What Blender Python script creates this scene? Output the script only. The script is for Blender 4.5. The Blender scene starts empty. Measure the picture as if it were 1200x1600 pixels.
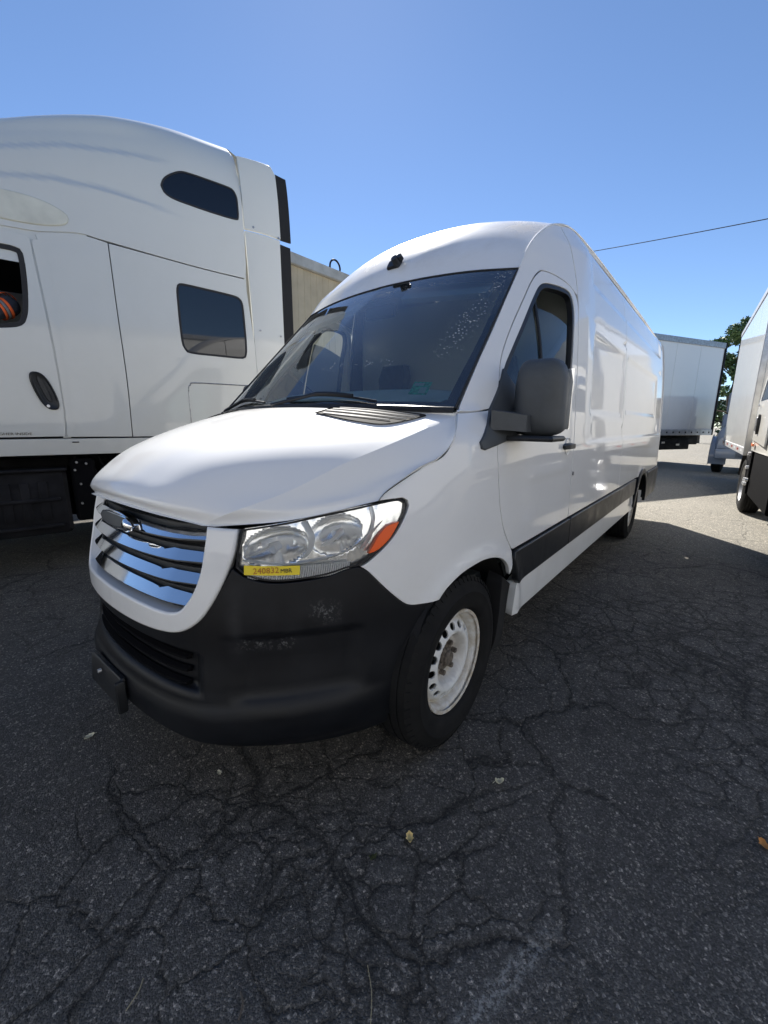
import bpy, math, random
import numpy as np
from mathutils import Vector, Matrix
from mathutils.geometry import delaunay_2d_cdt
random.seed(7); RNG=np.random.RandomState(11)
SC=bpy.context.scene; COL=SC.collection
R=math.radians
# ------------------------------------------------------------------ camera
cam_d=bpy.data.cameras.new('camera'); cam=bpy.data.objects.new('camera',cam_d); COL.objects.link(cam)
_yaw,_pit,_rol=0.67792,-0.210975,0.0083716
_F=Vector((math.cos(_yaw)*math.cos(_pit),math.sin(_yaw)*math.cos(_pit),math.sin(_pit)))
_R=Vector((math.sin(_yaw),-math.cos(_yaw),0)); _U=_R.cross(_F)
_R2=_R*math.cos(_rol)+_U*math.sin(_rol); _U2=_U*math.cos(_rol)-_R*math.sin(_rol)
M_=Matrix((_R2,_U2,-_F)).transposed().to_4x4(); M_.translation=Vector((-0.40774,-1.68592,1.36699))
cam.matrix_world=M_
cam_d.sensor_fit='VERTICAL'; cam_d.sensor_height=24.0; cam_d.lens=24.0*643.97/1600.0
cam_d.clip_start=0.02; cam_d.clip_end=2000
SC.camera=cam
# ------------------------------------------------------------------ light
SUN_AZ,SUN_EL=R(44.3),R(42.5)          # azimuth from +X towards +Y
world=bpy.data.worlds.new('World'); SC.world=world; world.use_nodes=True
wn=world.node_tree; wn.nodes.clear()
wo=wn.nodes.new('ShaderNodeOutputWorld'); wb=wn.nodes.new('ShaderNodeBackground'); sk=wn.nodes.new('ShaderNodeTexSky')
sk.sky_type='NISHITA'; sk.sun_disc=False; sk.sun_elevation=SUN_EL; sk.sun_rotation=R(90)-SUN_AZ
sk.altitude=2000; sk.air_density=1.0; sk.dust_density=0.15; sk.ozone_density=3.0
wb.inputs['Strength'].default_value=0.064
tn=wn.nodes.new('ShaderNodeMix'); tn.data_type='RGBA'; tn.blend_type='MULTIPLY'; tn.inputs[0].default_value=1.0; tn.inputs[7].default_value=(.87,.915,.96,1)
wn.links.new(sk.outputs[0],tn.inputs[6]); wn.links.new(tn.outputs[2],wb.inputs[0]); wn.links.new(wb.outputs[0],wo.inputs[0])
sd=bpy.data.lights.new('sun','SUN'); sd.energy=4.2; sd.angle=R(0.53); sd.color=(1.0,.95,.87)
sun=bpy.data.objects.new('sun',sd); COL.objects.link(sun)
_sv=Vector((math.cos(SUN_AZ)*math.cos(SUN_EL),math.sin(SUN_AZ)*math.cos(SUN_EL),math.sin(SUN_EL)))
sun.rotation_euler=_sv.to_track_quat('Z','Y').to_euler()
SC.view_settings.view_transform='Standard'; SC.view_settings.look='None'
SC.view_settings.exposure=1.42; SC.view_settings.gamma=1.0; SC.view_settings.use_curve_mapping=False
SC.cycles.max_bounces=10; SC.cycles.transparent_max_bounces=16
# ------------------------------------------------------------------ materials
def newmat(n):
    m=bpy.data.materials.new(n); m.use_nodes=True; nt=m.node_tree
    return m,nt,nt.nodes['Principled BSDF']
def N(nt,t,**k):
    n=nt.nodes.new('ShaderNode'+t)
    for a,b in k.items():
        if a in n.inputs: n.inputs[a].default_value=b
        else: setattr(n,a,b)
    return n
def setp(p,**k):
    mp=dict(col='Base Color',rough='Roughness',metal='Metallic',coat='Coat Weight',coatr='Coat Roughness',spec='Specular IOR Level',ior='IOR',trans='Transmission Weight',emis='Emission Color',emstr='Emission Strength',alpha='Alpha')
    for a,b in k.items():
        if a in('col','emis'): b=(*b,1)
        p.inputs[mp[a]].default_value=b
def ramp(nt,src,pts):
    r=nt.nodes.new('ShaderNodeValToRGB'); e=r.color_ramp.elements
    while len(e)<len(pts): e.new(.5)
    for k,(x,c) in zip(e,pts):
        k.position=x; k.color=(*c,1) if hasattr(c,'__len__') else (c,c,c,1)
    nt.links.new(src,r.inputs[0]); return r.outputs[0]
def noise(nt,scale,detail=4,rough=.55,vec=None,dist=0):
    n=N(nt,'TexNoise',Scale=scale,Detail=detail,Roughness=rough,Distortion=dist)
    if vec is not None: nt.links.new(vec,n.inputs['Vector'])
    return n.outputs[0]
def mixc(nt,f,a,b,mode='MIX'):
    m=nt.nodes.new('ShaderNodeMix'); m.data_type='RGBA'; m.blend_type=mode
    for i,v in ((0,f),(6,a),(7,b)):
        if hasattr(v,'links'): nt.links.new(v,m.inputs[i])
        elif i==0: m.inputs[0].default_value=v
        else: m.inputs[i].default_value=(*v,1)
    return m.outputs[2]
def bump(nt,p,h,dist=.002,st=.5):
    b=N(nt,'Bump',Strength=st,Distance=dist); nt.links.new(h,b.inputs['Height']); nt.links.new(b.outputs[0],p.inputs['Normal'])
def math_(nt,op,a,b=None,c=None):
    m=nt.nodes.new('ShaderNodeMath'); m.operation=op
    for i,v in enumerate((a,b,c)):
        if v is None: continue
        if hasattr(v,'links'): nt.links.new(v,m.inputs[i])
        else: m.inputs[i].default_value=v
    return m.outputs[0]
def objco(nt): return nt.nodes.new('ShaderNodeTexCoord').outputs['Object']
def simple(n,col,rough=.5,metal=0,nz=None,bz=None,**k):
    m,nt,p=newmat(n); setp(p,col=col,rough=rough,metal=metal,**k)
    if nz:   # (scale, amount) brightness mottling
        v=noise(nt,nz[0],5,.6,objco(nt)); lo=tuple(c*(1-nz[1]) for c in col); hi=tuple(min(1,c*(1+nz[1])) for c in col)
        nt.links.new(ramp(nt,v,[(.3,lo),(.7,hi)]),p.inputs['Base Color'])
        nt.links.new(ramp(nt,v,[(.3,min(1,rough*1.25)),(.7,rough*.85)]),p.inputs['Roughness'])
    if bz: bump(nt,p,noise(nt,bz[0],3,.6,objco(nt)),bz[1],.6)
    return m
def paint(n,col,grime=(.36,.33,.28),gz=(0.3,1.1),amt=.3,rough=.5,orange=.0006):
    # car paint: clear coat, faint orange peel, road film thickening towards the sill
    m,nt,p=newmat(n); setp(p,col=col,rough=rough,coat=.9,coatr=.03,spec=.2)
    co=objco(nt); g=nt.nodes.new('ShaderNodeNewGeometry').outputs['Position']
    sx=nt.nodes.new('ShaderNodeSeparateXYZ'); nt.links.new(g,sx.inputs[0])
    mr=N(nt,'MapRange'); nt.links.new(sx.outputs[2],mr.inputs[0]); mr.inputs[1].default_value=gz[0]; mr.inputs[2].default_value=gz[1]; mr.inputs[3].default_value=1; mr.inputs[4].default_value=.12
    n1=noise(nt,3.2,8,.65,co,.4); n2=noise(nt,45,4,.7,co)
    f=math_(nt,'MULTIPLY',ramp(nt,n1,[(.38,0),(.75,1)]),mr.outputs[0]); f=math_(nt,'MULTIPLY',f,ramp(nt,n2,[(.3,.5),(.7,1)]))
    f=math_(nt,'MULTIPLY',f,amt)
    nt.links.new(mixc(nt,f,col,grime),p.inputs['Base Color'])
    nt.links.new(math_(nt,'ADD',math_(nt,'MULTIPLY',f,.8),.03),p.inputs['Coat Roughness'])
    bump(nt,p,noise(nt,5,2,.5,co),orange*5,.2)
    nb=nt.nodes[-1]
    for nn in nt.nodes:
        if nn.type=='BUMP': nt.links.new(nn.outputs[0],p.inputs['Coat Normal'])
    return m
def glass(n,tint=(.75,.85,.83),ior=1.6,specks=False,dirt=.0,body=(.02,.03,.03)):
    m,nt,p=newmat(n); nt.nodes.remove(p); out=nt.nodes['Material Output']
    tr=N(nt,'BsdfTransparent',Color=(*tint,1)); gl=N(nt,'BsdfGlossy',Roughness=.012,Color=(.95,.97,1,1))
    fr=N(nt,'Fresnel',IOR=ior); mx=nt.nodes.new('ShaderNodeMixShader')
    nt.links.new(fr.outputs[0],mx.inputs[0]); nt.links.new(tr.outputs[0],mx.inputs[1]); nt.links.new(gl.outputs[0],mx.inputs[2])
    last=mx.outputs[0]
    if dirt or specks:
        co=objco(nt); df=N(nt,'BsdfDiffuse',Color=(.62,.62,.58,1)); m2=nt.nodes.new('ShaderNodeMixShader')
        f=math_(nt,'MULTIPLY',ramp(nt,noise(nt,3.5,7,.65,co),[(.35,.3),(.75,1)]),dirt)
        if specks:
            vo=N(nt,'TexVoronoi',Scale=82.); nt.links.new(co,vo.inputs['Vector'])
            dots=ramp(nt,vo.outputs['Distance'],[(.24,1),(.38,0)])
            vr=nt.nodes.new('ShaderNodeSeparateColor'); nt.links.new(vo.outputs['Color'],vr.inputs[0])
            pick=ramp(nt,vr.outputs[0],[(.25,0),(.6,1)])
            uvn=nt.nodes.new('ShaderNodeUVMap'); su=nt.nodes.new('ShaderNodeSeparateXYZ'); nt.links.new(uvn.outputs[0],su.inputs[0])
            # streak of dried droplets up the driver's side, and one across the sticker's height
            u,v=su.outputs[0],su.outputs[1]     # u: -1..1 across (driver side = -1), v: 0..1 up
            c1=math_(nt,'ABSOLUTE',math_(nt,'ADD',u,math_(nt,'ADD',.76,math_(nt,'MULTIPLY',v,.17))))
            m_a=math_(nt,'MULTIPLY',ramp(nt,c1,[(.02,1),(.12,0)]),ramp(nt,v,[(.22,0),(.45,1)]))
            c2=math_(nt,'ABSOLUTE',math_(nt,'SUBTRACT',v,.26)); c3=math_(nt,'ABSOLUTE',math_(nt,'ADD',u,.34))
            m_b=math_(nt,'MULTIPLY',ramp(nt,c2,[(.0,.8),(.05,0)]),ramp(nt,c3,[(.18,1),(.3,0)]))
            c4=math_(nt,'ABSOLUTE',math_(nt,'SUBTRACT',v,.9)); c5=math_(nt,'ABSOLUTE',math_(nt,'ADD',u,.25))
            m_c=math_(nt,'MULTIPLY',ramp(nt,c4,[(.0,.7),(.05,0)]),ramp(nt,c5,[(.25,1),(.4,0)]))
            msk=math_(nt,'MAXIMUM',m_a,math_(nt,'MAXIMUM',m_b,m_c))
            msk=math_(nt,'MULTIPLY',msk,ramp(nt,noise(nt,14,3,.6,co),[(.34,0),(.5,1)]))
            f=math_(nt,'MAXIMUM',f,math_(nt,'MULTIPLY',math_(nt,'MULTIPLY',dots,pick),math_(nt,'MULTIPLY',msk,.8)))
        nt.links.new(f,m2.inputs[0]); nt.links.new(last,m2.inputs[1]); nt.links.new(df.outputs[0],m2.inputs[2]); last=m2.outputs[0]
    nt.links.new(last,out.inputs[0]); return m
MT={}
MT['white']=paint('van_white_paint',(.78,.78,.77),amt=.32)
MT['roof_white']=paint('van_roof_paint_with_grime',(.78,.78,.77),grime=(.42,.33,.22),gz=(2.5,2.2),amt=.95)
MT['tractor_white']=paint('tractor_white_paint',(.61,.615,.585),grime=(.45,.44,.36),gz=(.9,4.2),amt=.22)
MT['box_white']=paint('box_white_paint',(.74,.735,.71),grime=(.42,.41,.38),gz=(.6,3.5),amt=.25,rough=.35)
MT['cab_beige']=paint('cab_off_white_paint',(.72,.70,.65),grime=(.35,.33,.28),gz=(.8,2.4),amt=.4)
MT['seam']=simple('seam_shadow_rubber',(.02,.02,.022),.8)
MT['liner']=simple('black_liner_plastic',(.008,.008,.009),.85)
def plastic(n,col,rough):
    m,nt,p=newmat(n); setp(p,col=col,rough=rough,spec=.45); co=objco(nt)
    v=noise(nt,4.5,7,.65,co,.5)
    nt.links.new(ramp(nt,v,[(.35,tuple(c*.85 for c in col)),(.72,tuple(c*1.5+.004 for c in col))]),p.inputs['Base Color'])
    nt.links.new(ramp(nt,v,[(.3,rough-.08),(.7,rough+.12)]),p.inputs['Roughness'])
    bump(nt,p,noise(nt,420,2,.5,co),.0004,.5); return m
MT['plastic']=plastic('black_grained_plastic',(.010,.011,.013),.42)
def scuffed():
    m,nt,p=newmat('scuffed_black_bumper_plastic'); setp(p,rough=.44,spec=.3); co=objco(nt)
    v=noise(nt,4.5,7,.65,co,.5); c=ramp(nt,v,[(.35,(.0045,.005,.007)),(.72,(.009,.010,.013))])
    uv=nt.nodes.new('ShaderNodeUVMap'); su=nt.nodes.new('ShaderNodeSeparateXYZ'); nt.links.new(uv.outputs[0],su.inputs[0]); U,V=su.outputs[0],su.outputs[1]
    def bx(x0,x1,y0,y1,w=.02):
        a=N(nt,'MapRange'); b=N(nt,'MapRange'); c_=N(nt,'MapRange'); d=N(nt,'MapRange'); r=None
        for n_,src,lo,hi in((a,U,x0-w,x0+w),(b,U,x1+w,x1-w),(c_,V,y0-w,y0+w),(d,V,y1+w,y1-w)):
            nt.links.new(src,n_.inputs[0]); n_.inputs[1].default_value=lo; n_.inputs[2].default_value=hi
            r=n_.outputs[0] if r is None else math_(nt,'MULTIPLY',r,n_.outputs[0])
        return r
    nn=noise(nt,85,5,.75,co); n2=noise(nt,12,5,.6,co)
    chips=math_(nt,'MULTIPLY',ramp(nt,nn,[(.52,0),(.60,1)]),ramp(nt,n2,[(.38,0),(.55,1)]))
    reg=math_(nt,'MAXIMUM',bx(.585,.76,.640,.672,.012),bx(.82,.905,.725,.785,.02))
    c=mixc(nt,math_(nt,'MULTIPLY',math_(nt,'MULTIPLY',reg,chips),.55),c,(.22,.22,.22))
    haze=math_(nt,'MAXIMUM',math_(nt,'MULTIPLY',bx(.60,.92,.64,.80,.03),.35),bx(.565,.60,.62,.86,.02))
    c=mixc(nt,math_(nt,'MULTIPLY',math_(nt,'MULTIPLY',haze,ramp(nt,n2,[(.35,.3),(.65,1)])),.35),c,(.055,.057,.062))
    nt.links.new(c,p.inputs['Base Color']); nt.links.new(ramp(nt,v,[(.3,.38),(.7,.55)]),p.inputs['Roughness'])
    bump(nt,p,noise(nt,420,2,.5,co),.0004,.5); return m
MT['bumper']=scuffed()
MT['mould']=plastic('black_moulding_plastic',(.009,.010,.012),.36)
MT['mirror']=plastic('grey_mirror_plastic',(.046,.051,.056),.5)
MT['frit']=simple('black_glass_border',(.006,.006,.007),.15)
MT['chrome']=simple('bright_chrome',(.83,.84,.86),.07,1.0)
MT['dullmetal']=simple('dull_steel',(.35,.35,.36),.38,1.0,nz=(20,.25))
MT['louvre']=simple('grey_vent_louvre',(.16,.16,.155),.5,.2)
MT['grille']=simple('dark_grey_grille_plastic',(.05,.055,.06),.4)
MT['glass_ws']=glass('windscreen_glass',(.90,.98,.93),2.0,specks=True,dirt=.035)
MT['glass_side']=glass('side_window_glass',(.62,.74,.71),1.6,dirt=.02)
MT['glass_dark']=simple('tinted_truck_glass',(.006,.008,.012),.03,spec=.8)
MT['lens']=glass('headlamp_lens',(.97,.98,.98),1.35,dirt=.03)
MT['dash']=simple('grey_dashboard_plastic',(.72,.80,.74),.7,nz=(8,.08),bz=(200,.001))
MT['seat']=simple('charcoal_seat_fabric',(.03,.032,.036),.9,nz=(30,.2))
MT['cabin']=simple('dark_cabin_trim',(.10,.11,.11),.7)
MT['headliner']=simple('grey_headliner',(.50,.51,.48),.9)
MT['amber']=simple('amber_marker_plastic',(.88,.11,.008),.4)
MT['reflector']=simple('headlamp_reflector',(.93,.93,.93),.16,.85)
MT['lamptrim']=simple('headlamp_silver_trim',(.72,.73,.74),.3,.35)
MT['yellow']=simple('yellow_sticker',(.80,.62,.03),.55)
MT['ink']=simple('sticker_ink',(.07,.05,.02),.6)
MT['inkred']=simple('sticker_orange_ink',(.42,.15,.02),.6)
MT['green']=simple('green_sticker',(.06,.55,.32),.5,nz=(90,.6))
MT['palegreen']=simple('pale_sticker_print',(.45,.62,.52),.5)
MT['steel_white']=None
def rim_mat():
    m,nt,p=newmat('white_steel_wheel_with_rust'); setp(p,rough=.42,spec=.5); co=objco(nt)
    # object: axis along Y, wheel centre at origin
    sx=nt.nodes.new('ShaderNodeSeparateXYZ'); nt.links.new(co,sx.inputs[0])
    r=math_(nt,'SQRT',math_(nt,'ADD',math_(nt,'MULTIPLY',sx.outputs[0],sx.outputs[0]),math_(nt,'MULTIPLY',sx.outputs[2],sx.outputs[2])))
    v=noise(nt,16,6,.7,co,.3)
    hub=math_(nt,'MULTIPLY',ramp(nt,r,[(.085,1),(.13,0)]),ramp(nt,v,[(.3,.35),(.65,1)]))
    edge=math_(nt,'MULTIPLY',ramp(nt,r,[(.165,0),(.185,.8),(.205,.5),(.22,.9)]),ramp(nt,v,[(.32,0),(.6,1)]))
    c=mixc(nt,hub,(.74,.74,.72),(.36,.31,.25)); c=mixc(nt,edge,c,(.40,.31,.19))
    nt.links.new(c,p.inputs['Base Color']); return m
MT['rim']=rim_mat()
MT['rust']=simple('rusty_hub_steel',(.15,.125,.10),.7,.3,nz=(60,.5))
def tyre_mat():
    m,nt,p=newmat('tyre_rubber'); setp(p,col=(.02,.02,.021),rough=.8,spec=.2); co=objco(nt)
    v=noise(nt,9,6,.6,co)
    nt.links.new(ramp(nt,v,[(.35,(.007,.007,.0075)),(.7,(.015,.0145,.014))]),p.inputs['Base Color'])
    bump(nt,p,noise(nt,160,3,.6,co),.0008,.5); return m
MT['tyre']=tyre_mat()
MT['chassis']=simple('black_chassis_steel',(.010,.010,.012),.65,nz=(6,.4),spec=.2)
MT['black']=simple('matt_black_step_plastic',(.006,.006,.007),.95,spec=.05)
MT['bolt']=simple('bright_bolt_heads',(.6,.6,.6),.4,.8)
MT['red']=simple('red_marker_plastic',(.35,.03,.02),.25)
MT['orangem']=simple('orange_marker_plastic',(.65,.16,.05),.3)
MT['alu']=simple('aluminium_rail',(.55,.55,.55),.42,.7,nz=(5,.2))
MT['bluebody']=paint('pale_blue_grey_paint',(.22,.26,.33),amt=.4,gz=(.3,1.5))
def asphalt():
    m,nt,p=newmat('cracked_asphalt'); setp(p,rough=.82,spec=.35); g=objco(nt)
    big=noise(nt,.35,5,.6,g); mid=noise(nt,2.3,5,.65,g); 
    wz=N(nt,'TexNoise',Scale=2.2,Detail=5.,Roughness=.6); nt.links.new(g,wz.inputs['Vector'])
    wv=nt.nodes.new('ShaderNodeVectorMath'); wv.operation='MULTIPLY_ADD'; nt.links.new(wz.outputs['Color'],wv.inputs[0]); wv.inputs[1].default_value=(.34,.34,0); nt.links.new(g,wv.inputs[2])
    wz2=N(nt,'TexNoise',Scale=26.,Detail=4.,Roughness=.7); nt.links.new(g,wz2.inputs['Vector'])
    wv2=nt.nodes.new('ShaderNodeVectorMath'); wv2.operation='MULTIPLY_ADD'; nt.links.new(wz2.outputs['Color'],wv2.inputs[0]); wv2.inputs[1].default_value=(.055,.055,0); nt.links.new(wv.outputs[0],wv2.inputs[2]); wv=wv2
    def vor(s,feat='DISTANCE_TO_EDGE',vec=None):
        v=N(nt,'TexVoronoi',Scale=s); v.feature=feat; nt.links.new(vec if vec is not None else g,v.inputs['Vector']); return v
    c1=vor(1.15,vec=wv.outputs[0]).outputs['Distance']; c2=vor(4.2,vec=wv.outputs[0]).outputs['Distance']; c3=vor(7.5,vec=wv.outputs[0]).outputs['Distance']
    gx=nt.nodes.new('ShaderNodeSeparateXYZ'); nt.links.new(g,gx.inputs[0])
    gd=math_(nt,'ADD',math_(nt,'ABSOLUTE',math_(nt,'SUBTRACT',gx.outputs[0],2.7)),math_(nt,'MULTIPLY',math_(nt,'ABSOLUTE',math_(nt,'ADD',gx.outputs[1],1.9)),1.1))
    gator=ramp(nt,math_(nt,'ADD',math_(nt,'MULTIPLY',gd,.4),math_(nt,'MULTIPLY',mid,.3)),[(.62,1),(.95,0)])
    l1=math_(nt,'MULTIPLY',ramp(nt,c1,[(.0,1),(.006,.6),(.022,0)]),ramp(nt,noise(nt,.9,3,.5,g),[(.40,.0),(.52,1)]))
    l2=math_(nt,'MULTIPLY',ramp(nt,c2,[(.0,1),(.014,.45),(.05,0)]),ramp(nt,noise(nt,.55,4,.6,g),[(.46,0),(.58,1)]))
    l3=math_(nt,'MULTIPLY',ramp(nt,c3,[(.0,.9),(.04,.4),(.13,0)]),math_(nt,'MAXIMUM',ramp(nt,noise(nt,.7,4,.6,g,.3),[(.53,0),(.64,1)]),gator))
    crack=math_(nt,'MAXIMUM',math_(nt,'MAXIMUM',l1,l2),l3)
    ag=vor(230,'F1'); ac=nt.nodes.new('ShaderNodeSeparateColor'); nt.links.new(ag.outputs['Color'],ac.inputs[0])
    ag2=vor(125,'F1'); ac2=nt.nodes.new('ShaderNodeSeparateColor'); nt.links.new(ag2.outputs['Color'],ac2.inputs[0])
    base=mixc(nt,ramp(nt,big,[(.35,0),(.65,1)]),(.078,.073,.065),(.118,.109,.097))
    base=mixc(nt,ramp(nt,mid,[(.35,.0),(.7,.55)]),base,(.056,.052,.046))
    st=ramp(nt,ac.outputs[0],[(.0,(.62,.62,.62)),(.55,(.92,.92,.92)),(.86,(1.2,1.2,1.2)),(.985,(2.2,2.15,2.05))])
    st2=ramp(nt,ac2.outputs[1],[(.0,(.75,.75,.75)),(.88,(1.1,1.1,1.1)),(.972,(2.6,2.5,2.4))])
    c=mixc(nt,1.0,base,st,'MULTIPLY'); c=mixc(nt,1.0,c,st2,'MULTIPLY')
    c=mixc(nt,math_(nt,'MULTIPLY',math_(nt,'MULTIPLY',crack,.92),ramp(nt,noise(nt,34,4,.7,g),[(.30,.45),(.52,1)])),c,(.007,.007,.007))
    # paler asphalt farther out in the yard: sunlit brightness put into the colour
    sx=nt.nodes.new('ShaderNodeSeparateXYZ'); nt.links.new(g,sx.inputs[0])
    far=N(nt,'MapRange'); far.inputs[1].default_value=4.6; far.inputs[2].default_value=6.2; nt.links.new(math_(nt,'ADD',math_(nt,'ABSOLUTE',math_(nt,'SUBTRACT',sx.outputs[0],.6)),math_(nt,'MULTIPLY',mid,1.2)),far.inputs[0])
    c=mixc(nt,math_(nt,'MULTIPLY',far.outputs[0],.75),c,mixc(nt,1.0,(.25,.235,.20),st2,'MULTIPLY'))
    # worn remains of a painted bay line
    ln=math_(nt,'ABSOLUTE',math_(nt,'ADD',math_(nt,'SUBTRACT',math_(nt,'MULTIPLY',sx.outputs[0],.28),math_(nt,'MULTIPLY',sx.outputs[1],-.96)),1.285))
    seg=math_(nt,'MULTIPLY',ramp(nt,ln,[(.012,1),(.034,0)]),ramp(nt,sx.outputs[0],[(.0,0),(.12,1),(.50,1),(.62,0)]))
    wear=ramp(nt,noise(nt,60,5,.75,g),[(.46,0),(.60,1)])
    c=mixc(nt,math_(nt,'MULTIPLY',math_(nt,'MULTIPLY',seg,wear),.75),c,(.36,.35,.32))
    nt.links.new(c,p.inputs['Base Color'])
    h=math_(nt,'SUBTRACT',math_(nt,'ADD',math_(nt,'MULTIPLY',ac.outputs[0],.35),math_(nt,'MULTIPLY',math_(nt,'SUBTRACT',.5,ag.outputs['Distance']),.9)),math_(nt,'MULTIPLY',crack,3.2))
    bump(nt,p,h,.004,.75)
    return m
MT['asphalt']=asphalt()
def _sm(t):
    t=np.clip(t,0,1);return t*t*(3-2*t)
# plan curve of the body at lamp height: centre front -> round the corner -> down the side
_B=np.array([(.085,0),(.088,-.1),(.098,-.22),(.12,-.35),(.162,-.465),(.24,-.565),(.36,-.675),(.53,-.79),(.70,-.872),(.87,-.93),(1.05,-.965),(1.3,-.985),(1.6,-.99),(2.2,-.99),(3.5,-.99),(5.,-.99),(6.5,-.99),(7.,-.99)])
def _cr(P,n=40):
    Q=np.vstack([2*P[0]-P[1],P,2*P[-1]-P[-2]]);o=[]
    for i in range(len(P)-1):
        a,b,c,d=Q[i:i+4]
        for t in np.linspace(0,1,n,endpoint=False):
            o.append(.5*((2*b)+(c-a)*t+(2*a-5*b+4*c-d)*t*t+(3*b-a-3*c+d)*t**3))
    o.append(P[-1]);return np.array(o)
_C=_cr(_B);_seg=np.linalg.norm(np.diff(_C,axis=0),axis=1);_S=np.concatenate([[0],np.cumsum(_seg)])
_k=np.interp(.53,_C[:,0],_S); _S=np.where(_S<_k,_S*0.946407/_k,_S-_k+0.946407)   # keep the station numbers of the flank
_T=np.gradient(_C,axis=0);_T/=np.linalg.norm(_T,axis=1)[:,None];_Nn=np.stack([_T[:,1],-_T[:,0]],-1)  # outward
SMAX=_S[-1]
def s_of_x(x): return np.interp(x,_C[:,0],_S)
def x_of_s(s): return np.interp(s,_S,_C[:,0])
_Wz=np.array([(.15,.12),(.22,.05),(.3,.02),(.45,.004),(.6,0),(.76,0),(1.03,.008),(1.27,.013),(1.54,.028),(1.76,.04),(1.97,.057),(2.15,.075),(2.25,.088),(2.34,.101),(2.41,.113),(2.47,.130),(2.52,.155),(2.56,.19),(2.59,.225),(2.62,.28),(2.66,.36)])
_Wf=_cr(_Wz,8)
# pillar edge (windscreen side / roof crease): z -> (x,y)
_E=np.array([(.98,1.30,.90),(1.08,1.43,.85),(1.43,1.78,.815),(1.78,2.135,.777),(1.90,2.27,.770),(2.06,2.39,.768),(2.26,2.49,.772),(2.55,2.555,.785),(3.1,2.58,.785)])
_Ef=_cr(_E,10)
def edge(z): return np.interp(z,_Ef[:,1],_Ef[:,0]),np.interp(z,_Ef[:,1],_Ef[:,2])
# front rake / bumper profile (inset at the nose)
_F=_cr(np.array([(.15,.10),(.22,.03),(.30,-.005),(.40,-.02),(.50,-.01),(.60,0),(.75,0),(.9,.015),(1.0,.03),(1.1,.06),(1.2,.12),(1.3,.2)]),8)
def dinset(s,z):
    x=x_of_s(s)
    far=np.interp(z,_Wf[:,0],_Wf[:,1])
    fr=np.interp(z,_F[:,0],_F[:,1])
    w=_sm((x-.35)/.7)          # 0 nose .. 1 side
    low=fr*(1-w)+far*w
    # upper inward roll towards the pillar edge
    xE,yE=edge(np.maximum(z,1.30))
    yb=np.interp(x,[0,.7,.87,1.05,1.3,1.6,9],[.872,.872,.93,.965,.985,.99,.99])
    xb=np.interp(z,[1.15,1.43,2.1,2.4,2.6],[1.75,1.9,2.4,2.6,3.1])
    ybE=np.interp(xE,[0,.7,.87,1.05,1.3,1.6,9],[.872,.872,.93,.965,.985,.99,.99])
    amp=(ybE-np.interp(z,_Wf[:,0],_Wf[:,1])-yE)*np.clip((z-1.15)/.28,0,1)**2
    t=np.clip((xb-x)/(xb-xE),0,1)**1.5
    return low+amp*t*np.where(z>1.15,1,0)
def G(s,z,out=0.):
    s=np.asarray(s,float);z=np.asarray(z,float)
    cx=np.interp(s,_S,_C[:,0]);cy=np.interp(s,_S,_C[:,1])
    nx=np.interp(s,_S,_Nn[:,0]);ny=np.interp(s,_S,_Nn[:,1])
    d=dinset(s,z)-out
    return np.stack([cx-nx*d,cy-ny*d,z],-1)
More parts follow.
